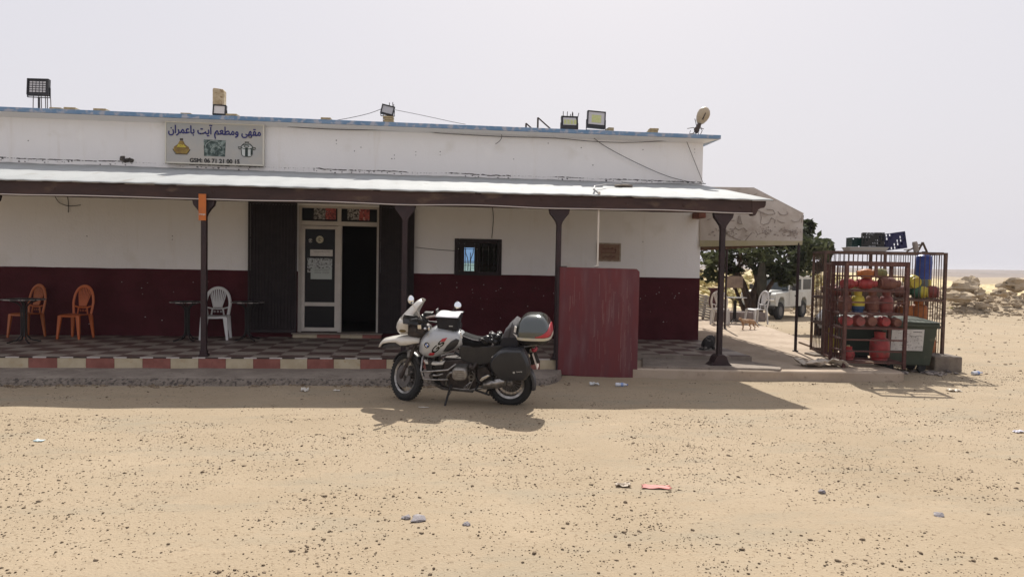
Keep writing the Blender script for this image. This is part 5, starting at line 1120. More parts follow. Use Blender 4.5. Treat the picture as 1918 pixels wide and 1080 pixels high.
for k in range(26): m.rock((9.15+random.gauss(0,.22),12.0+random.gauss(0,.1),gz(9.1,12)+.02),(random.uniform(.02,.09),random.uniform(.02,.06),random.uniform(.015,.05)))
tag(m.build('rubble_scraps',mat('dark_scraps',(.10,.085,.08),.9,col2=(.28,.24,.21),scale=12)),'scraps of dark rubbish and stones at the foot of the green bin','rubbish',kind='stuff')
# crumpled sheet on the patio by the rack
def crumple(lab,loc,w_,d,h,m_,name='crumpled_sheet',cat='sheet',seed=1,rz=0):
    mb=MB(); n=14; rows=[]
    for i in range(n+1):
        row=[]
        for j in range(n+1):
            u,v=i/n-.5,j/n-.5; e=1+.25*noise.noise(Vector((u*5,v*5,seed+9))); row.append(Vector((u*w_*e,v*d*e,max(.004,h*(.5+1.0*noise.noise(Vector((u*3.3,v*3.3,seed)))+.4*noise.noise(Vector((u*9,v*9,seed))))))))
        rows.append(row)
    mb.loft(rows,closed=False,caps=False); o=mb.build(name,m_,loc=loc,rotz=rz,smooth=40,solid=.004); return tag(o,lab,cat)
p=onz(1545,688,ZP); crumple('crumpled pale cement sack lying on the patio left of the low rack',(p.x,p.y+.12,ZP+.01),.75,.42,.13,mat('sack_paper',(.42,.36,.3),.85,col2=(.5,.45,.38),scale=6),'sack','sack',3)
p=onz(1578,640,ZP); m=MB(); A=onz(1497,642,ZP); B2=onz(1552,662,ZP); m.bar(A+Vector((0,0,.02)),B2+Vector((0,0,.02)),.04,.03); tag(m.build('plank',mat('scrap_wood2',(.16,.11,.075),.9)),'thin plank lying on the ground behind the rack, pointing at the car','plank')
# ---------------- litter on the sand ----------------
plas=mat('clear_plastic',(.55,.57,.62),.2,spec=.6); 
def pet(lab,px,py,L,r,rz,cap=(.05,.1,.4)):
    p=onz(px,py); o=thing('plastic_bottle',lab,'plastic bottle',(p.x,p.y,gz(p.x,p.y)+r*.9),rz,'discarded plastic bottles'); m=MB(); m.lathe([(0,0),(r*.9,.005),(r,.02),(r,L*.3),(r*.85,L*.35),(r,L*.4),(r,L*.65),(r*.5,L*.85),(r*.35,L*.93),(0,L*.93)],12,T=RY(90)@Tm((0,0,-L/2))); m.build('body',plas,o,smooth=40)
    m=MB(); m.cyl((L*.43,0,0),(L*.49,0,0),r*.4,n=10); m.build('cap',mat('bottle_cap_blue',cap,.4),o); m=MB(); m.lathe([(r*1.01,L*.42),(r*1.02,L*.43),(r*1.02,L*.62),(r*1.01,L*.63)],12,T=RY(90)@Tm((0,0,-L/2))); m.build('label',mat('bottle_label_blue',(.2,.28,.5),.5),o)
pet('crushed clear bottle with a blue label on the sand right of the bin',1830,701,.26,.035,.25); pet('clear plastic bottle lying in the shade in front of the maroon panel',1164,724,.2,.032,-.1)
for px,py,w_,d,h,cm,lab,nm,ct in ((1113,722,.14,.08,.05,(.55,.56,.56),'crumpled clear wrapper in the shade left of the bottle','wrapper','wrapper'),(1228,913,.25,.10,.012,(.34,.10,.08),'flat salmon red piece of broken plate lying alone on the sand','broken_plate','plate'),
    (1167,909,.12,.08,.018,(.40,.33,.25),'pale crumpled paper scrap left of the red broken plate','paper_scrap','paper'),(1787,732,.2,.12,.03,(.62,.55,.45),'pale cloth scrap on the sand right of the kerb end','cloth_scrap','cloth'),(1908,809,.12,.07,.03,(.75,.73,.78),'white plastic scrap at the right edge of the sand','plastic_scrap','scrap'),
    (571,731,.10,.07,.05,(.58,.55,.5),'white crumpled scrap in the shade before the ledge','paper_scrap','paper'),(1296,705,.09,.06,.06,(.60,.58,.55),'white crumpled scrap at the foot of the kerb near the post','paper_scrap','paper'),(74,827,.09,.06,.012,(.45,.55,.56),'small pale blue scrap on the sand at the left','plastic_scrap','scrap'),
    (793,763,.13,.03,.01,(.5,.46,.4),'pale sliver of litter in the shadow left of the side stand','litter_sliver','litter'),(630,730,.1,.04,.02,(.52,.48,.42),'pale scrap in the shade right of the crumpled one','paper_scrap','paper')):
    p=onz(px,py); crumple(lab,(p.x,p.y,gz(p.x,p.y)+.004),w_,d,h,mat('litter_%02d%02d'%(int(cm[0]*99),int(cm[2]*99)),cm,.6),nm,ct,px*.1,random.uniform(-.3,.1))
for px,py,s,lab in ((785,974,(.085,.06,.022),'grey lump of broken asphalt on the sand, largest of two'),(762,972,(.035,.03,.018),'small grey lump beside the larger lump of asphalt'),(1758,965,(.05,.035,.018),'purple grey stone on the sand at the lower right'),(874,984,(.03,.025,.018),'dark grey stone right of the asphalt lumps'),(1540,922,(.03,.03,.02),'rough grey clod in the middle of the right foreground')):
    p=onz(px,py); m=MB(); m.rock((0,0,s[2]*.4),s,j=.4); m.rock((s[0]*.5,.01,s[2]*.3),[q*.6 for q in s],j=.4); tag(m.build('stone',mat('grey_stone',(.22,.20,.21),.9,col2=(.3,.28,.28),scale=30,bump=.5),loc=(p.x,p.y,gz(p.x,p.y)),rotz=random.random()*3),lab,'stone')
# ---------------- cats ----------------
def cat(lab,M,mf,pose,sc=1):
    """skinned one-piece body: +x forward"""
    o=thing('cat',lab,'cat'); o.matrix_world=M
    V=[];E=[];Rr=[]
    def ch(pts,par=None):
        last=par
        for p,r in pts:
            V.append(Vector(p)*sc); Rr.append(r*sc)
            if last is not None: E.append((last,len(V)-1))
            last=len(V)-1
        return last
    if pose=='walk':
        a=ch([((-.0,0,.205),.055)]); ch([((-.10,0,.21),.055),((-.17,0,.20),.04)],a); hip=len(V)-2; rump=len(V)-1
        sh=ch([((.10,0,.205),.055),((.17,0,.215),.045)],a); nk=ch([((.215,0,.245),.032),((.245,0,.265),.04),((.285,0,.258),.026),((.302,0,.25),.014)],sh)
        for s in (-1,1):
            ch([((.16+.02*s,s*.035,.15),.026),((.155+.03*s,s*.035,.08),.017),((.16+.04*s,s*.035,.02),.015),((.185+.04*s,s*.035,.012),.013)],sh)
            ch([((-.13-.02*s,s*.04,.15),.034),((-.10-.03*s,s*.04,.10),.02),((-.16-.03*s,s*.04,.06),.013),((-.14-.03*s,s*.04,.012),.013),((-.115-.03*s,s*.04,.01),.012)],hip)
        ch([((-.22,0,.17),.016),((-.27,0,.11),.014),((-.31,0,.07),.012),((-.345,0,.06),.010)],rump); H=Vector((.25,0,.29)); hx=.0
    else:   # crouching with arched back, head low in front
        a=ch([((0,0,.15),.085)]); ch([((-.11,0,.11),.09),((-.17,0,.075),.06)],a); rump=len(V)-1; hip=len(V)-2
        sh=ch([((.10,0,.15),.075),((.17,0,.13),.055)],a); ch([((.22,0,.15),.036),((.26,0,.16),.045),((.30,0,.145),.03),((.32,0,.135),.016)],sh)
        for s in (-1,1):
            ch([((.15,s*.045,.08),.026),((.16,s*.045,.02),.018),((.19,s*.045,.014),.016)],sh); ch([((-.10,s*.075,.06),.04),((-.04,s*.08,.022),.022),((.0,s*.08,.015),.017)],hip)
        ch([((-.23,0,.035),.02),((-.25,.08,.025),.018),((-.2,.15,.025),.016),((-.1,.17,.025),.015)],rump); H=Vector((.265,0,.185))
    me=bpy.data.meshes.new('cat_body'); me.from_pydata([tuple(v) for v in V],E,[]); me.materials.append(mf); b=bpy.data.objects.new('body',me); COL.objects.link(b); b.parent=o
    b.modifiers.new('k','SKIN'); sub=b.modifiers.new('s','SUBSURF'); sub.levels=sub.render_levels=2
    for i,sv in enumerate(me.skin_vertices[0].data): sv.radius=(Rr[i],Rr[i]); sv.use_root=(i==0)
    bpy.context.view_layer.update(); dg=bpy.context.evaluated_depsgraph_get(); m2=bpy.data.meshes.new_from_object(b.evaluated_get(dg)); b.modifiers.clear(); b.data=m2; m2.name='body'
    m2.polygons.foreach_set('use_smooth',[True]*len(m2.polygons))
    for s in (-1,1):
        m=MB(); m.loft([[H*sc+Vector(q)*sc for q in ((-.012,s*.012,-.01),(.012,s*.014,-.01),(.0,s*.034,-.012))],[H*sc+Vector((-.002,s*.026,.032))*sc+Vector(q)*.002 for q in ((-1,0,0),(1,0,0),(0,s,0))]]); m.build('ear',mf,o)
        m=MB(); m.ball(tuple((H+Vector((.026,s*.018,-.022)))*sc),.006*sc,8,6); m.build('eye',black,o)
    return o
bpy.context.view_layer.update()
p=onz(1401,617,ZP); cat('brown and white cat walking across the courtyard before the planter',Tm((p.x,p.y,ZP))@RZ(198),mat('ginger_fur',(.30,.16,.08),.95,col2=(.42,.30,.2),scale=9,bump=.3,bscale=60),'walk',1.15)
p=onz(1331,654,ZF); cat('black and grey cat crouching behind the right post of the veranda',Tm((p.x-.02,p.y+.02,ZF))@RZ(55),mat('dark_cat_fur',(.02,.018,.018),.95,col2=(.33,.30,.27),scale=4.5,ramp=(.5,.56),bump=.3,bscale=60),'sit',1.25)
# ---------------- touring motorcycle on its side stand ----------------
Rw=Vector((.99,9.27,0)); Fw=Vector((-.43,9.66,0)); hx=(Fw-Rw).normalized()
Rw.z=gz(Rw.x,Rw.y)-.004
yaw=math.atan2(hx.y,hx.x); MBK=Tm(Rw)@Matrix.Rotation(yaw,4,'Z')@RX(-9)
bk=thing('motorcycle','silver grey motorcycle with black cases parked on its side stand before the cafe','motorcycle',M=MBK)
MI=MBK.inverted(); MIR=MI.to_3x3(); O_=MI@Vector((0,0,EYE))
def bl(u,v,lat=0):
    d=MIR@ray(690+u/4,540+v/4); return O_+d*((lat-O_.y)/d.y)
silver=mat('silver_paint',(.42,.435,.45),.32,metal=.25,coat=.4,col2=(.38,.39,.40),scale=3,c3=(.40,.36,.31),s3=7,r3=(.62,.78)); bwhite=mat('off_white_plastic',(.60,.575,.53),.35,coat=.3,col2=(.54,.515,.46),scale=5); gloss=mat('gloss_black',(.012,.013,.015),.12,coat=.6); satin=mat('satin_black',(.018,.018,.02),.42,col2=(.028,.026,.026),scale=7)
alum=mat('engine_alloy',(.26,.245,.23),.45,metal=.7,col2=(.14,.13,.12),scale=9,bump=.2,bscale=30); steel=mat('polished_steel',(.36,.345,.33),.3,metal=.85,col2=(.20,.19,.18),scale=14); cloth=mat('black_cordura',(.022,.021,.024),.9,bump=.5,bscale=160); gcloth=mat('grey_cordura',(.065,.062,.068),.9,bump=.5,bscale=160,col2=(.09,.085,.09),scale=6)
redd=mat('red_decal',(.36,.018,.03),.35,coat=.3); engd=mat('engine_dark',(.035,.03,.028),.6,metal=.3,col2=(.07,.055,.05),scale=12,bump=.3,bscale=40)
def steer(ang,base=(1.41,0,.33),d=(-.40,0,.917)):
    return Tm(Vector(base))@Matrix.Rotation(R_(ang),4,Vector(d).normalized())@Tm(-Vector(base))
ST=steer(-38)
def wheel_b(c,r,w_,rimr,name,S=None,disc=1):
    T=Tm(Vector(c))@RX(90)
    m=MB(S); prof=[(rimr-.005,-w_*.32),(rimr+.02,-w_*.44),((rimr+r)/2,-w_*.5),(r-.03,-w_*.46),(r-.012,-w_*.34),(r-.003,-w_*.18),(r,0),(r-.003,w_*.18),(r-.012,w_*.34),(r-.03,w_*.46),((rimr+r)/2,w_*.5),(rimr+.02,w_*.44),(rimr-.005,w_*.32)]
    m.lathe(prof,56,T=T)
    for k in range(44):
        a=2*math.pi*k/44
        for s in (-1,1):
            B=T@RZ(math.degrees(a)); m.cbox((r-.004,0,s*w_*.27),(.014,.026,w_*.17),B@RX(s*18))
            B=T@RZ(math.degrees(a+.07)); m.cbox((r+.0,0,s*w_*.085),(.012,.026,w_*.13),B@RX(-s*14))
    tyre=m.build('tyre',rubber,None,smooth=35)
    root=MB(S); root.lathe([(rimr-.03,-w_*.26),(rimr+.006,-w_*.36),(rimr+.012,-w_*.34),(rimr+.001,-w_*.24),(rimr-.018,-.012),(rimr-.018,.012),(rimr+.001,w_*.24),(rimr+.012,w_*.34),(rimr+.006,w_*.36),(rimr-.03,w_*.26),(rimr-.03,0)],48,T=T)
    ro=root.build(name,steel,bk,smooth=35); tyre.parent=ro
    m=MB(S); 
    for k in range(20):
        for s in (-1,1):
            a=2*math.pi*(k+.25*s)/20; a2=a+s*.45
            m.cyl((.045*math.cos(a2),.045*math.sin(a2),s*.035),((rimr-.01)*math.cos(a),(rimr-.01)*math.sin(a),s*w_*.27),.0028,n=5,T=T)
    m.build('spokes',steel,ro)
    m=MB(S); m.lathe([(0,-.05),(.03,-.05),(.045,-.035),(.03,-.02),(.03,.02),(.045,.035),(.03,.05),(0,.05)],20,T=T); m.build('hub',alum,ro,smooth=40)
    for s in ((-1,1) if disc==1 else (1,)):
        m=MB(S); z=s*.062; m.lathe([(.075,z-.0025),(.15,z-.0025),(.15,z+.0025),(.075,z+.0025),(.075,z-.0025)],36,T=T)
        for k in range(6): a=k*1.047; m.bar((.03*math.cos(a),.03*math.sin(a),z*.9),(.085*math.cos(a+.3),.085*math.sin(a+.3),z),.014,.004,T=T)
        m.build('brake_disc',mat('disc_steel',(.13,.12,.115),.4,metal=.7),ro,smooth=30)
    return ro
wheel_b((1.43,0,.325),.325,.105,.235,'front_wheel',ST)
wheel_b((-.0,0,.30),.305,.15,.205,'rear_wheel',None,2)
# fork, bridge, low mudguard, calipers turn with the wheel
m=MB(ST)
for s in (-1,1): m.tube([(1.43,s*.095,.325),(1.26,s*.095,.66),(1.12,s*.09,.97)],[.028,.026,.022],10); m.ball((1.44,s*.095,.33),(.035,.025,.045),10,7)
m.build('fork',engd,bk,smooth=40)
m=MB(ST); m.tube([(1.25,-.1,.70),(1.25,0,.725),(1.25,.1,.70)],.022,8); m.cbox((1.29,.115,.64),(.05,.03,.09),T=RY(0)); m.build('fork_bridge',alum,bk,smooth=40)
m=MB(ST)
for s in (-1,1): m.cbox((1.335,s*.075,.40),(.06,.045,.10),T=Tm((0,0,0))); m.tube([(1.32,s*.09,.45),(1.28,s*.10,.6),(1.22,s*.1,.8)],.006,5)
m.build('brake_caliper',alum,bk,bevel=.008)
m=MB(ST); secs=[]
for i in range(13):
    a=R_(28+118*i/12); rr=.352; c_=Vector((1.43+rr*math.cos(a),0,.325+rr*math.sin(a))); n_=Vector((math.cos(a),0,math.sin(a))); hw=.062*(.75+.25*math.sin(math.pi*i/12))
    secs.append([c_-n_*.03+Vector((0,-hw,0)),c_-n_*.005+Vector((0,-hw*.8,0)),c_+n_*.008,c_-n_*.005+Vector((0,hw*.8,0)),c_-n_*.03+Vector((0,hw,0))])
m.loft(secs,closed=False,caps=False); m.build('front_mudguard',satin,bk,smooth=50,solid=.004)
# telelever arm and lower front struts
m=MB(); m.tube([(1.24,0,.70),(1.05,.10,.50),(.95,.13,.46)],.022,8); m.tube([(1.24,0,.70),(1.05,-.10,.50),(.95,-.13,.46)],.022,8); m.tube([(1.12,.0,.62),(1.06,0,.9)],.035,12); m.build('front_suspension',engd,bk,smooth=40)
# ---- white nose: beak ----
def arch(x,zt,zb,hw,n=9,e=.55):
    out=[]
    for k in range(n):
        a=math.pi*k/(n-1); c_=math.cos(a); s_=math.sin(a); out.append(Vector((x,hw*math.copysign(abs(c_)**e,c_),zb+(zt-zb)*max(0,s_)**e)))
    return out
m=MB(); secs=[arch(x,zt,zb,hw) for x,zt,zb,hw in ((1.79,.755,.735,.05),(1.765,.80,.745,.075),(1.72,.845,.80,.095),(1.62,.868,.825,.115),(1.52,.885,.83,.125),(1.46,.895,.795,.13),(1.38,.905,.80,.135),(1.28,.905,.825,.14),(1.19,.90,.84,.14))]
m.loft(secs,closed=False,caps=False); m.build('beak',bwhite,bk,smooth=50,solid=.006)
m=MB(); secs=[arch(x,zt,zb,hw) for x,zt,zb,hw in ((1.75,.77,.72,.055),(1.68,.815,.735,.085),(1.58,.84,.75,.10),(1.47,.85,.77,.105),(1.36,.84,.78,.10))]; m.loft(secs,caps=True); m.build('beak_insert',satin,bk,smooth=50)
# ---- headlight fairing and tall windscreen ----
fe=[(240,338),(222,318),(213,285),(222,250),(245,213),(275,180),(305,150),(340,115),(372,87),(398,74)]
be=[(295,338),(300,315),(300,285),(298,262),(308,245),(322,225),(335,205),(350,180),(378,135),(412,98)]
wd=[.07,.10,.13,.155,.165,.165,.16,.145,.12,.06]
secs=[]
for (f,b_2,w_) in zip(fe,be,wd):
    F=bl(*f,0); Bk=bl(*b_2,w_*.9); row=[]
    for k in range(11):
        a=math.pi*(k/10-.5); cx=math.cos(a)**.8; row.append(Vector((Bk.x+(F.x-Bk.x)*cx,w_*math.sin(a),Bk.z+(F.z-Bk.z)*cx)))
    secs.append(row)
m=MB(); m.loft(secs[:5],closed=False,caps=False); m.build('headlight_fairing',bwhite,bk,smooth=60,solid=.006)
m=MB(); m.loft(secs[4:],closed=False,caps=False); m.build('windscreen',mat('sky_reflection_screen',(.62,.60,.56),.18,coat=.4),bk,smooth=60,solid=.005)  # sky reflected in the screen is painted in as its whitish colour
F=bl(255,318,.11); m=MB(); m.ball(tuple(F),(.05,.012,.022),12,7); m.build('turn_signal',mat('dark_amber',(.12,.08,.02),.3),bk,smooth=60)
m=MB(); F=bl(262,270,0); m.ball((F.x-.03,0,F.z-.0),(.05,.09,.075),14,9); m.build('headlight',MATS['headlamp_glass'],bk,smooth=60)
m=MB(); m.tube([bl(365,200,.05),bl(380,175,.05),bl(372,215,.05)],.012,6); m.cbox(tuple(bl(345,220,.04)),(.06,.12,.05)); m.build('screen_bracket',bwhite,bk,bevel=.01)
# cockpit: instruments, cables, radiators behind the fairing
m=MB(); c_=bl(360,260,0); m.cbox((1.17,0,1.12),(.10,.20,.09),T=None); m.cyl((1.16,.05,1.15),(1.13,.05,1.19),.045,n=16); m.cyl((1.16,-.05,1.15),(1.13,-.05,1.19),.045,n=16); m.build('instruments',satin,bk,bevel=.01)
m=MB(); m.ball((1.22,0,.98),(.17,.12,.10),14,9,e=.7); m.cbox((1.10,0,.93),(.16,.2,.1)); m.build('steering_head',engd,bk,smooth=50)
m=MB()
for k in range(9):
    a=random.uniform(-.1,.1); m.tube([(1.28+random.uniform(-.06,.03),.10*random.choice((-1,1)),.95+random.uniform(-.03,.08)),(1.16,.13+a*.3,1.0+random.uniform(-.05,.1)),(1.06,.08,1.04),(1.0,.05,.96)],.006,5)
m.build('cable_bundle',satin,bk)
m=MB(); m.cbox(tuple(bl(385,285,.16)),(.05,.04,.06)); m.ball(tuple(bl(455,300,.15)),(.02,.02,.035),8,6); m.ball(tuple(bl(425,300,.14)),(.025,.02,.02),8,6); m.build('chrome_fitting',chrome,bk,bevel=.006)
m=MB(); m.cbox((.98,-.02,1.23),(.02,.10,.09),T=None); m.build('navigation_holder',satin,bk,bevel=.008)
# ---- handlebar with grips, hand guards, mirrors (turned right) ----
m=MB(ST); bp=[(.96,-.42,1.10),(1.0,-.28,1.12),(1.07,-.12,1.10),(1.08,0,1.10),(1.07,.12,1.10),(1.0,.28,1.12),(.96,.42,1.10)]; m.tube(bp,.012,8); hb=m.build('handlebar',satin,bk,smooth=50)
for s in (-1,1):
    m=MB(ST); m.tube([(.985,s*.30,1.118),(.955,s*.43,1.10)],.019,10); m.build('grip',rubber,hb)
    m=MB(ST); m.loft([[Vector((1.03+dx,s*y,1.115+z)) for z,dx in ((-.07,-.03),(-.075,.03),(.0,.055),(.05,.03),(.045,.0),(-.0,.02))] for y,dx0 in ((.24,0),(.34,0),(.46,0))]); m.build('hand_guard',satin,hb,bevel=.008)
    m=MB(ST); m.tube([(1.02,s*.20,1.13),(1.06,s*.23,1.11),(1.06,s*.40,1.11)],.007,6); m.build('lever',steel,hb)
    mr=MB(ST); T=Tm((1.02,s*.405,1.36))@RZ(6 if s>0 else -22)@RY(5); mr.tube([(1.01,s*.20,1.13),(1.03,s*.27,1.22),(1.03,s*.39,1.335)],.0055,6); mr.ball((0,0,0),(.014,.056,.056),18,11,T=T); mo=mr.build('mirror',gloss if s<0 else bwhite,hb,smooth=60)  # left shell off-white: its pale reflection is put into the colour
    mg=MB(ST); mg.ball((-.010,0,0),(.007,.051,.051),18,9,T=T); mg.build('mirror_glass',mat('mirror_glass',(.82,.86,.9),.04,metal=1),mo,smooth=60)
# ---- tank body ----
TK=[(1.205,.79,.70,.11),(1.17,.90,.672,.18),(1.12,.965,.645,.222),(1.06,1.012,.63,.238),(1.0,1.045,.635,.243),(.93,1.05,.66,.235),(.86,1.045,.69,.22),(.78,1.03,.725,.198),(.70,1.01,.758,.172),(.64,.985,.785,.15),(.60,.95,.81,.12)]
def tk(x):
    for i in range(len(TK)-1):
        a,b=TK[i],TK[i+1]
        if b[0]<=x<=a[0]:
            t_=(a[0]-x)/(a[0]-b[0]); return [a[j]+(b[j]-a[j])*t_ for j in range(4)]
    return list(TK[0] if x>TK[0][0] else TK[-1])
def tk_y(x,z):
    _,zt,zb,hw=tk(x); c_=zb+(zt-zb)*.42; q=(z-c_)/((zt-c_) if z>c_ else (c_-zb)); q=min(.999,abs(q)); return hw*(1-q**2.7)**(1/2.7)
secs=[]
for k in range(31):
    x=1.205-(1.205-.60)*k/30; _,zt,zb,hw=tk(x); c_=zb+(zt-zb)*.42; row=[]
    for i in range(36):
        a=2*math.pi*i/36; e=2/2.7; cs,sn=math.cos(a),math.sin(a); hz=(zt-c_) if sn>0 else (c_-zb)
        row.append(Vector((x,hw*math.copysign(abs(cs)**e,cs),c_+hz*math.copysign(abs(sn)**e,sn))))
    secs.append(row)
m=MB(); m.loft(secs); tank=m.build('fuel_tank',silver,bk,smooth=45)
def patch(pts,m_,name,off=.003,par=tank,n=14,mirror=False):
    """a thin shaped panel following the tank side; pts in local x,z"""
    xs_=[p[0] for p in pts]; zs_=[p[1] for p in pts]; mb=MB(); x0,x1,z0,z1=min(xs_),max(xs_),min(zs_),max(zs_)
    def zrange(x):
        hit=[]
        for i in range(len(pts)):
            a,b=pts[i],pts[(i+1)%len(pts)]
            if (a[0]-x)*(b[0]-x)<=0 and a[0]!=b[0]: hit.append(a[1]+(b[1]-a[1])*(x-a[0])/(b[0]-a[0]))
        return (min(hit),max(hit)) if hit else None
    rows=[]
    for i in range(n+1):
        x=x0+(x1-x0)*(.002+.996*i/n); r=zrange(x)
        rows.append([Vector((x,tk_y(x,r[0]+(r[1]-r[0])*j/6)+off,r[0]+(r[1]-r[0])*j/6)) for j in range(7)])
    mb.loft(rows,closed=False,caps=False); return mb.build(name,m_,par,smooth=60,solid=.003)
P2=lambda L,lat:[(bl(u,v,lat).x,bl(u,v,lat).z) for u,v in L]
patch(P2([(562,470),(590,425),(620,395),(655,378),(676,392),(674,410),(650,442),(625,466),(595,476)],.19),satin,'air_intake')
patch(P2([(540,398),(552,376),(590,370),(572,397)],.21),redd,'red_stripe'); patch(P2([(448,500),(462,480),(498,480),(486,503)],.225),redd,'red_stripe')
# lettering runs up and back along the tank side: letters face left (+y), reading toward the rear
e0=bl(480,478,.225); e1=bl(562,395,.21); dx,dz=e1.x-e0.x,e1.z-e0.z; L=math.hypot(dx,dz); cx_,cz_=(e0.x+e1.x)/2,(e0.z+e1.z)/2
def onto(q): return Vector((q.x,tk_y(q.x,q.z)+.0035+q.y*0,q.z))
Tt=Matrix(((dx/L,0,dz/L*(1),cx_),(0,1,0,0),(dz/L,0,-dx/L,cz_),(0,0,0,1)))
Tt=Matrix(((dx/L,0,dz/L,cx_),(0,-1,0,0),(dz/L,0,-dx/L,cz_),(0,0,0,1)))
text('lettering','GS',gloss,tank,Tt,L*.95,.064,.001,.035,fn=onto)
ec=bl(438,424,.235); m=MB()
def emb(r0,r1,a0,a1,mi,off):
    m.k=mi; n=max(3,int(abs(a1-a0)/15)); vs=[];fs=[]
    for i in range(n+1):
        a=R_(a0+(a1-a0)*i/n)
        for r in (r0,r1): x=ec.x+r*math.cos(a); z=ec.z+r*math.sin(a); vs.append((x,tk_y(x,z)+off,z))
    for i in range(n): fs.append((2*i,2*i+1,2*i+3,2*i+2))
    m.add(vs,fs)
emb(.024,.040,0,360,0,.004); emb(.040,.043,0,360,1,.0045)
for k in range(4): emb(.0,.024,90*k,90*k+90,2 if k%2==0 else 1,.0045)
ta=math.degrees(math.atan2(dz,dx)); m.build('roundel',[gloss,mat('emblem_white',(.6,.6,.6),.3),mat('emblem_blue',(.03,.10,.35),.3)],tank)
# lower side panels / seat base in white-silver wedge
m=MB(); m.tube([bl(690,330,.14),bl(700,372,.15)],.012,6); m.build('trim_clip',bwhite,bk)
# ---- tank bag: strapped-on luggage, a thing of its own ----
tb=thing('tank_bag','black tank bag with a white map pocket on top, strapped to the motorcycle tank','tank bag',M=MBK)
q=[bl(500,222,.13),bl(672,232,.13),bl(665,322,.13),bl(505,300,.13)]
m=MB(); secs=[]
for zt_,k_ in ((0,.9),(.15,1),(.8,1.03),(1.0,1.0)):
    a=q[3].lerp(q[0],zt_); b=q[2].lerp(q[1],zt_); hw=.125*k_; c_=(a+b)/2; row=[]
    for i in range(20):
        an=2*math.pi*i/20; e=.5; cs=math.copysign(abs(math.cos(an))**e,math.cos(an)); sn=math.copysign(abs(math.sin(an))**e,math.sin(an))
        p_=b.lerp(a,(cs+1)/2); row.append(Vector((p_.x,hw*sn,p_.z)))
    secs.append(row)
m.loft(secs); m.build('bag_body',cloth,tb,smooth=50)
T0=q[0]; T1=q[1]; m=MB(); n=8; rows=[]
for i in range(n+1):
    t_=i/n; p_=T0.lerp(T1,t_); row=[]
    for j in range(7): s_=j/6; y=.135-.27*s_; row.append(Vector((p_.x-.02*s_+.005,y,p_.z+.012+.035*math.sin(math.pi*s_)*.5+.03*s_+.004*math.sin(t_*9))))
    rows.append(row)
m.loft(rows,closed=False,caps=False); m.build('map_pocket',mat('map_sheet',(.80,.79,.80),.3),tb,smooth=60,solid=.006)
m=MB(); m.tube([rows[0][0],rows[n][0],rows[n][6],rows[0][6]],.007,6,closed=True); m.build('pocket_edge',cloth,tb)
m=MB(); c_=bl(618,282,.135); m.cbox((c_.x,.137,c_.z),(.05,.006,.012)); m.build('bag_tag',mat('tag_grey',(.4,.4,.38),.5),tb)
m=MB(); m.tube([bl(672,225,.11),bl(700,215,.05),bl(706,190,.02),bl(690,180,.0)],.006,5); m.tube([bl(680,225,.12),bl(700,270,.12),bl(690,322,.13)],.007,5); m.build('strap',cloth,tb)
m=MB(); m.cbox(tuple(bl(452,192,0)),(.12,.10,.06)); o=m.build('cockpit_case',satin,bk,bevel=.01)
m=MB(); m.tube([bl(418,222,.05),bl(455,212,.08),bl(500,206,.12)],.014,6); m.build('cable_sleeve',mat('pink_cable',(.45,.38,.36),.5),bk,smooth=50)
# ---- seat ----
SL=[(.665,.955,.86,.10),(.60,.965,.82,.135),(.54,.94,.80,.145),(.46,.915,.79,.155),(.38,.905,.80,.155),(.31,.93,.82,.15),(.20,.94,.86,.145),(.05,.945,.88,.135),(-.08,.94,.88,.12)]
secs=[]
for x,zt,zb,hw in SL: secs.append([Vector((x,hw*cs,zb+(zt-zb)*zz)) for cs,zz in ((-.9,0),(-1,.45),(-.85,.85),(-.45,1),(0,.98),(.45,1),(.85,.85),(1,.45),(.9,0))])
m=MB(); m.loft(secs); m.build('seat',mat('seat_vinyl',(.009,.009,.0095),.8,bump=.2,bscale=50,spec=.08),bk,smooth=55)
m=MB(); m.tube([(.665,.08,.96),(.60,.125,.955),(.54,.13,.935),(.46,.135,.91),(.38,.135,.90),(.31,.13,.92)],.006,6); m.build('seat_piping',mat('grey_piping',(.12,.11,.115),.7),bk)
# ---- rear side panels and frame ----
m=MB()
for s in (-1,1):
    m.prism([(.62,.83),(.30,.83),(-.05,.88),(-.20,.865),(-.12,.82),(.12,.72),(.25,.60),(.42,.56),(.62,.62),(.66,.75)],s*.10,s*.145)
m.build('side_panel',satin,bk,bevel=.015)
m=MB()
for s in (-1,1): m.prism([bl(*q_,0).xz[:] if False else (bl(*q_,.16).x,bl(*q_,.16).z) for q_ in ((920,515),(985,470),(1000,480),(1000,498),(930,520))],s*.14,s*.165)
m.build('tail_trim',bwhite,bk,bevel=.004)
m=MB()
for s in (-1,1):
    m.tube([(.72,s*.10,.72),(.55,s*.11,.62),(.42,s*.11,.35),(.38,s*.10,.28)],.016,7); m.tube([(.50,s*.11,.70),(.15,s*.12,.80),(-.25,s*.11,.87)],.012,7); m.tube([(.42,s*.11,.50),(.1,s*.12,.72),(-.05,s*.12,.82)],.010,7)
m.build('frame',satin,bk,smooth=40)
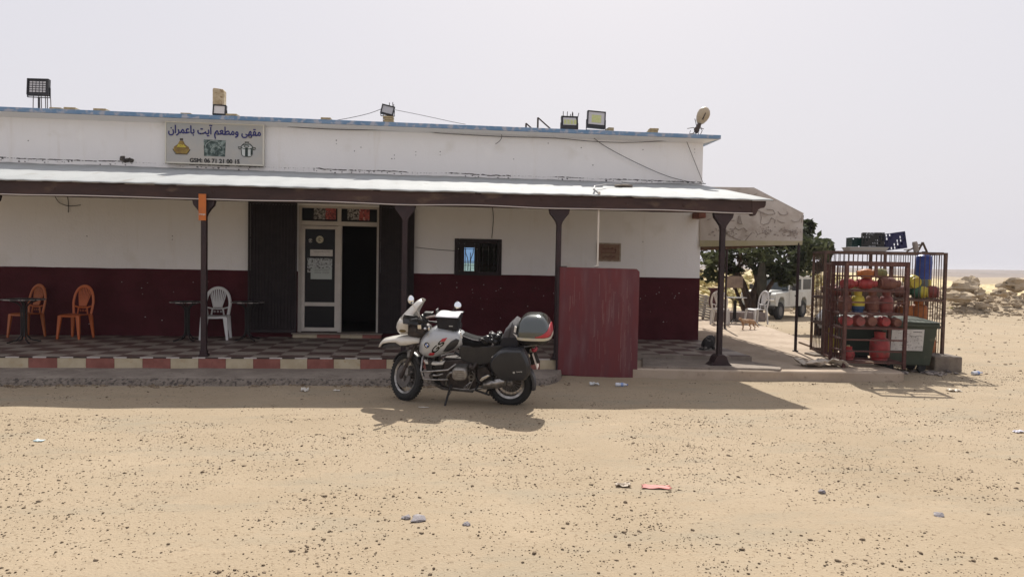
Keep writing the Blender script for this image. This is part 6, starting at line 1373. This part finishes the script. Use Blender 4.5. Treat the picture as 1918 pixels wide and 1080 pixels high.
# ---- engine ----
m=MB(); m.prism([(.42,.26),(.52,.22),(.88,.24),(.95,.34),(.96,.50),(.90,.60),(.62,.64),(.44,.56)],-.13,.13); m.cyl((.93,0,.42),(.99,0,.42),.10,n=20); m.build('engine_block',engd,bk,bevel=.02)
for s in (-1,1):
    cyl_=MB(); 
    for k in range(8): y=.14+k*.018; cyl_.box((.60-.075,s*y,.43),(.60+.085,s*(y+.007),.58))
    cyl_.cyl((.60,s*.13,.505),(.60,s*.29,.505),.062,n=16); co_=cyl_.build('cylinder',alum,bk)
    m=MB(); secs=[]
    for y,k in ((.285,.9),(.30,1),(.34,1),(.37,.93),(.385,.75)):
        secs.append([Vector((.60+.10*k*math.copysign(abs(math.cos(a))**.6,math.cos(a)),s*y,.505+.085*k*math.copysign(abs(math.sin(a))**.6,math.sin(a)))) for a in np.linspace(0,2*math.pi,25)[:-1]])
    m.loft(secs); m.build('valve_cover',mat('valve_alloy',(.36,.34,.31),.4,metal=.6,col2=(.22,.20,.18),scale=12),co_,smooth=40)
    m=MB(); 
    for k in range(-2,3): m.box((.60-.07,s*.385,.505+k*.027-.004),(.60+.07,s*.389,.505+k*.027+.004))
    m.build('cover_ribs',alum,co_)
    m=MB(); m.tube([(.68,s*.22,.49),(.76,s*.22,.47),(.82,s*.18,.38),(.84,s*.12,.27),(.72,s*.10,.22),(.5,s*.09,.21),(.36,s*.08,.24)],.019,9); m.build('exhaust_pipe',steel if s>0 else steel,bk,smooth=50)
    m=MB(); m.tube([(.53,s*.19,.50),(.46,s*.17,.53),(.42,s*.12,.60)],.028,9); m.ball((.49,s*.18,.54),(.04,.035,.05),10,8); m.build('throttle_body',engd,bk,smooth=50)
    m=MB(); P_=[(1.10,s*.10,.74),(1.13,s*.22,.66),(1.13,s*.30,.52),(1.09,s*.34,.42),(1.02,s*.30,.34),(.92,s*.16,.27)]; m.tube(P_,.0125,8); m.tube([(1.125,s*.31,.50),(.95,s*.39,.54),(.74,s*.40,.57),(.66,s*.30,.62)],.0115,8); m.tube([(1.07,s*.34,.41),(.9,s*.40,.43),(.74,s*.40,.44)],.0105,8); m.build('crash_bar',steel,bk,smooth=50)
m=MB(); c0,c1=bl(490,650,.28),bl(560,640,.28); m.tube([c0,c0.lerp(c1,.3)+Vector((0,0,-.01)),c1],[.016,.014,.011],8); m.ball(tuple(c0),(.02,.016,.016),10,7); m.build('fog_lamp_stay',steel,bk,smooth=50)
m=MB(); m.prism([(1.08,.40),(1.04,.27),(.9,.20),(.48,.18),(.46,.205),(.88,.235),(1.0,.30),(1.04,.41)],-.13,.13); m.build('skid_plate',mat('skid_dull',(.12,.11,.105),.5,metal=.5,col2=(.06,.055,.05),scale=9),bk,bevel=.006)
m=MB(); m.box((1.0,.10,.50),(1.06,.22,.63)); m.box((1.0,-.22,.50),(1.06,-.10,.63))
m.build('oil_cooler',satin,bk,bevel=.006)
m=MB(); m.prism([(x,z) for x,z in P2([(415,535),(440,545),(520,555),(572,545),(560,568),(500,572),(430,562)],.2)],.15,.22); m.build('tank_lower_trim',bwhite,bk,bevel=.006)
m=MB(); m.prism([(x,z) for x,z in P2([(420,568),(560,575),(548,605),(430,625)],.2)],.13,.17); m.build('dark_duct',satin,bk,bevel=.006)
# gearbox side, footrest plate, pegs
m=MB(); m.prism([(.42,.30),(.44,.56),(.30,.54),(.18,.36),(.24,.28)],-.10,.10); m.build('gearbox',engd,bk,bevel=.015)
m=MB(); pl_=P2([(770,612),(792,640),(795,672),(778,700),(752,752),(738,748),(758,700),(752,665),(758,635)],.17); m.tube([(x,.17,z) for x,z in pl_],.009,6,closed=True); a=bl(772,662,.17); m.lathe([(.022,-.01),(.035,-.01),(.035,.01),(.022,.01),(.022,-.01)],16,T=Tm(a)@RX(90)); m.build('footrest_plate',alum,bk,smooth=40)
m=MB()
for s in (-1,1): m.cyl((.40,s*.16,.30),(.40,s*.29,.295),.016,n=8); m.cyl((.20,s*.18,.42),(.20,s*.27,.42),.014,n=8)
m.build('foot_peg',rubber,bk)
m=MB(); m.tube([bl(770,700,.17),bl(740,720,.20),bl(715,745,.22)],.007,6); m.cyl(bl(722,728,.2),bl(728,745,.27),.01,n=8); m.build('shift_lever',steel,bk)
# swing arm, final drive, shock, rear mudguard
m=MB(); m.tube([(.30,-.08,.34),(.12,-.10,.32),(0,-.11,.30)],.045,10); m.cyl((0,-.06,.30),(0,-.15,.30),.085,n=20); m.tube([(.30,-.06,.25),(.02,-.1,.20)],.014,7); m.build('swing_arm',alum,bk,smooth=40)
m=MB(); m.tube([(.25,0,.42),(.32,0,.72)],.035,12); m.build('rear_shock',engd,bk)
m=MB(); secs=[]
for i in range(14):
    a=R_(178-156*i/13); rr=.345; c_=Vector((rr*math.cos(a)*-1*-1,0,.30+rr*math.sin(a))); n_=Vector((math.cos(a),0,math.sin(a))); 
    a2=R_(-12+150*i/13); c_=Vector((-rr*math.cos(a2),0,.30+rr*math.sin(a2))); n_=Vector((-math.cos(a2),0,math.sin(a2))); hw=.085
    secs.append([c_-n_*.03+Vector((0,-hw,0)),c_+Vector((0,-hw*.8,0)),c_+n_*.01,c_+Vector((0,hw*.8,0)),c_-n_*.03+Vector((0,hw,0))])
m.loft(secs,closed=False,caps=False); m.build('rear_mudguard',mat('mudguard_grey',(.05,.05,.055),.6),bk,smooth=50,solid=.005)
m=MB(); secs=[]
a0=Vector((.34,.15,.30)); a1=Vector((.03,.20,.38))
for t_,r in ((0,.035),(.08,.05),(.85,.058),(1,.045)): 
    c_=a0.lerp(a1,t_); secs.append([c_+Vector((0,r*math.cos(a),r*math.sin(a)*1.2)) for a in np.linspace(0,6.283,19)[:-1]])
m.loft(secs); m.build('silencer',steel,bk,smooth=50)
m=MB(); m.prism(P2([(832,690),(850,665),(895,645),(912,652),(880,675),(845,695)],.22),.20,.225); m.build('heel_guard',chrome,bk,bevel=.004)
# side stand and centre stand
m=MB(); f_=bl(572,882,.3); g0=bl(618,720,.14); f_.z=f_.z; m.tube([g0,g0.lerp(f_,.5)+Vector((.0,.0,0)),f_],.015,8); m.lathe([(0,0),(.045,0),(.045,.012),(0,.012)],14,T=Tm(f_+Vector((0,0,-.012)))@RX(9)); m.tube([g0+Vector((-.02,0,0)),g0.lerp(f_,.35)+Vector((-.03,.01,0)),g0.lerp(f_,.6)],.005,5); m.build('side_stand',darkm,bk,smooth=40)
m=MB(); m.tube([(.45,.12,.22),(.25,.15,.17),(.22,.17,.23)],.014,7); m.tube([(.45,-.12,.22),(.25,-.15,.17),(.22,-.17,.23)],.014,7); m.bar((.3,-.14,.18),(.3,.14,.18),.02); m.build('centre_stand',darkm,bk)
# ---- side cases ----
for s in (-1,1):
    out=[(bl(u,v,.44).x,bl(u,v,.44).z) for u,v in ((985,472),(1040,462),(1150,466),(1185,530),(1205,590),(1200,660),(1175,690),(1000,690),(960,668),(915,600),(905,560),(930,515))]
    m=MB(); n=len(out); cx_=sum(p[0] for p in out)/n; cz_=sum(p[1] for p in out)/n; secs=[]
    for y,k in ((.20,.90),(.22,.97),(.30,1.0),(.40,1.0),(.44,.975),(.462,.90),(.47,.7)): secs.append([Vector((cx_+(p[0]-cx_)*k,s*y,cz_+(p[1]-cz_)*k)) for p in out])
    if s<0: secs=[list(reversed(q_)) for q_ in secs]
    m.loft(secs); sc2=m.build('side_case',satin if s<0 else mat('case_black',(.014,.015,.018),.38,col2=(.022,.022,.025),scale=5),bk,smooth=38)
    m=MB(); secs=[[Vector((cx_+(p[0]-cx_)*k,s*y,cz_+(p[1]-cz_)*k)) for p in out] for y,k in ((.335,1.0),(.337,1.012),(.347,1.012),(.349,1.0))]
    m.loft(secs); m.build('case_seam',gloss,sc2)
    if s>0:
        c_=bl(1118,626,.47); c_.y=.468
        Tq=Matrix(((-1,0,0,c_.x),(0,-1,0,.4715),(0,0,1,c_.z),(0,0,0,1)))@Matrix(((1,0,0,0),(0,1,0,0),(0,0,1,0),(0,0,0,1)))
        text('case_lettering','Touring',paper,sc2,Tq@Tm((.02,0,.004))@RY(-8),.072,.017,.001,.02)
        m=MB(); m.lathe([(.0085,0),(.013,0),(.013,.001),(.0085,.001),(.0085,0)],16,T=Tm((c_.x+.048,.470,c_.z-.008))@RX(-90)); m.lathe([(0,0),(.006,0),(.006,.001),(0,.001)],8,T=Tm((c_.x+.048,.470,c_.z-.008))@RX(-90)); m.build('case_emblem',paper,sc2)
# ---- luggage rack, top case, lamp, plate ----
m=MB()
for s in (-1,1): m.tube([bl(1000,466,.13)*1,bl(1060,452,.13),bl(1180,436,.13),bl(1300,412,.13)],.011,7) if s>0 else m.tube([Vector((p.x,-p.y,p.z)) for p in (bl(1000,466,.13),bl(1060,452,.13),bl(1180,436,.13),bl(1300,412,.13))],.011,7)
a=bl(1150,445,.13); m.bar((a.x,-.13,a.z),(a.x,.13,a.z),.05,.012); m.bar((a.x-.15,-.13,a.z+.005),(a.x-.15,.13,a.z+.005),.03,.012); m.build('luggage_rack',steel,bk,smooth=40)
cc=Vector((-.335,0,.985)); lid=MB(); e=.52
def sup(nu,nv,v0,v1,u0,u1,rx,ry,rz,c,ex=e):
    sg=lambda t_,k=ex: math.copysign(abs(t_)**k,t_); vs=[]
    for j in range(nv+1):
        ph=R_(v0+(v1-v0)*j/nv); row=[]
        for i in range(nu+1):
            a=R_(u0+(u1-u0)*i/nu); row.append(Vector((c.x+rx*sg(math.cos(ph),.66)*sg(math.cos(a))-.0*ph,c.y+ry*sg(math.cos(ph),.66)*sg(math.sin(a)),c.z+rz*sg(math.sin(ph),.95))))
        vs.append(row)
    return vs
TC=RY(4); rows=sup(48,16,0,90,0,360,.228,.285,.275,cc); lid.loft(rows,closed=False,caps=False); tcp=lid.build('top_case',mat('lid_gloss',(.085,.095,.093),.18,metal=.7,coat=.6),bk,smooth=60)
m=MB(); rows=sup(40,8,0,-88,0,360,.226,.282,.115,cc); m.loft(rows,closed=False,caps=False); m.build('case_base',satin,tcp,smooth=60)
m=MB(); rows=[]
for z,k in ((-.022,1.0),(-.02,1.022),(.012,1.022),(.014,1.0)):
    rows.append([Vector((cc.x+.228*k*math.copysign(abs(math.cos(a))**e,math.cos(a)),.285*k*math.copysign(abs(math.sin(a))**e,math.sin(a)),cc.z+z)) for a in np.linspace(0,2*math.pi,61)[:-1]])
m.loft(rows,closed=True,caps=False); m.build('case_band',mat('cream_band',(.46,.42,.30),.4,col2=(.40,.38,.34),scale=6),tcp,smooth=50)
m=MB()
for k in range(24):   # red reflector wraps the left rear corner, rising to the back
    pass
rows=[]
for i in range(25):
    u_=92+i*176/24; top=min(1,(i/11))*26+2 if i<=12 else min(1,((24-i)/11))*26+2
    col_=[]
    for j in range(6):
        ph=R_(3.5+(top)*j/5); a=R_(u_); sg=lambda t_,k: math.copysign(abs(t_)**k,t_)
        col_.append(Vector((cc.x+.2305*sg(math.cos(ph),.66)*sg(math.cos(a),e),.288*sg(math.cos(ph),.66)*sg(math.sin(a),e),cc.z+.277*sg(math.sin(ph),.95))))
    rows.append(col_)
m.loft(rows,closed=False,caps=False); m.build('red_reflector',redd,tcp,smooth=60,solid=.004)
m=MB(); m.ball(tuple(bl(1243,452,0)),(.045,.07,.04),14,9); tl_=m.build('tail_lamp',mat('red_lens',(.32,.03,.05),.2),bk,smooth=60)
m=MB(); m.ball(tuple(bl(1200,505,.11)),(.02,.025,.03),10,7); a=bl(1200,505,.11); m.ball((a.x,-.11,a.z),(.02,.025,.03),10,7); m.build('turn_signal',mat('amber_lens',(.5,.42,.3),.3),bk,smooth=60)
a=bl(1235,478,0); b=bl(1272,592,0); d=(b-a); T=Tm(a); m=MB(); nx_=Vector((-d.z,0,d.x)).normalized()*.004
m.add([a+Vector((0,-.09,0)),a+Vector((0,.09,0)),b+Vector((0,.09,0)),b+Vector((0,-.09,0)),a+Vector((0,-.09,0))+nx_,a+Vector((0,.09,0))+nx_,b+Vector((0,.09,0))+nx_,b+Vector((0,-.09,0))+nx_],[(0,1,2,3),(7,6,5,4),(0,4,5,1),(1,5,6,2),(2,6,7,3),(3,7,4,0)])
npl=m.build('number_plate',mat('plate_cream',(.58,.52,.46),.5,col2=(.52,.47,.42),scale=9),bk)
m=MB(); m.bar(a+Vector((.02,0,.0)),b+Vector((.03,0,.05)),.12,.01); m.build('plate_holder',satin,bk)
# ---- tail bag and gloves lying on the seat ----
tbg=thing('tail_bag','grey and black soft roll bag strapped behind the motorcycle seat','bag',M=MBK)
out=[bl(u,v,.20) for u,v in ((988,418),(998,372),(1020,318),(1080,258),(1112,278),(1122,340),(1122,428),(1060,440),(1000,436))]
m=MB(); n=len(out); cx_=sum(p.x for p in out)/n; cz_=sum(p.z for p in out)/n; secs=[]
for y,k in ((-.24,.8),(-.22,.95),(-.1,1),(.1,1),(.20,.97),(.225,.85)): secs.append([Vector((cx_+(p.x-cx_)*k,y,cz_+(p.z-cz_)*k+.01*math.sin(y*20))) for p in out])
m.loft(secs); m.build('bag_body',gcloth,tbg,smooth=30,bevel=.012)
lo_=[bl(u,v,.215) for u,v in ((990,415),(1005,365),(1118,368),(1124,430),(1060,442),(1000,438))]
m=MB(); m.prism([(p.x,p.z) for p in lo_],.205,.240); m.build('bag_pocket',cloth,tbg,bevel=.01)
m=MB(); m.prism([(bl(u,v,.22).x,bl(u,v,.22).z) for u,v in ((1096,282),(1112,288),(1104,330),(1090,324))],.205,.232); m.prism([(bl(u,v,.24).x,bl(u,v,.24).z) for u,v in ((1082,336),(1116,352),(1112,372),(1102,356))],.235,.243); m.build('bag_marking',paper,tbg)
m=MB(); m.tube([bl(1080,258,.2)+Vector((0,.0,.0)),bl(1065,310,.228),bl(1050,370,.235)],.006,6); m.build('zip',satin,tbg)
gl=thing('gloves','pair of black riding gloves and straps bundled on the rear seat','gloves',M=MBK)
m=MB(); random.seed(4)
for (u,v,l,r) in ((890,372,.10,.05),(880,398,.12,.05),(930,355,.06,.06),(965,365,.08,.055),(915,390,.12,.045),(950,400,.12,.05),(980,345,.0,.045)):
    p_=bl(u,v,l); m.ball(tuple(p_),(r,r*.9,r*.75),12,8,jit=.06)
m.build('glove_palm',mat('glove_leather',(.014,.013,.013),.35,bump=.3,bscale=40),gl,smooth=60)
for k in range(7):
    a=bl(random.uniform(870,960),random.uniform(340,400),random.uniform(.05,.17)); b=a+Vector((random.uniform(-.08,.08),random.uniform(.0,.05),random.uniform(.01,.05))); m=MB(); m.tube([a,a.lerp(b,.5)+Vector((0,.01,.015)),b,b+Vector((random.uniform(-.03,.03),.02,-.03))],[.014,.014,.012,.010],8); m.build('glove_finger',MATS['glove_leather'],gl,smooth=60)
m=MB(); m.tube([bl(905,330,.1),bl(925,322,.1),bl(938,332,.12)],.006,6); m.tube([bl(965,325,.1),bl(985,318,.1),bl(1000,330,.12)],.005,6); m.tube([bl(925,430,.16),bl(932,410,.165),bl(938,425,.165)],.006,5); m.build('strap_buckle',mat('strap_grey',(.3,.28,.27),.6),gl)
# ---------------- dusty air ----------------
hz=MB(); hz.box((-1800,-400,-9),(1800,1700,13)); hm=bpy.data.materials.new('haze'); hm.use_nodes=True; n_=hm.node_tree; n_.nodes.remove(n_.nodes['Principled BSDF'])
pv=n_.nodes.new('ShaderNodeVolumePrincipled'); pv.inputs['Color'].default_value=(.93,.92,.96,1); pv.inputs['Density'].default_value=.0003; n_.links.new(pv.outputs[0],n_.nodes['Material Output'].inputs['Volume'])
o=hz.build('haze',hm); tag(o,'pale dusty haze over the desert plain','haze',kind='stuff')
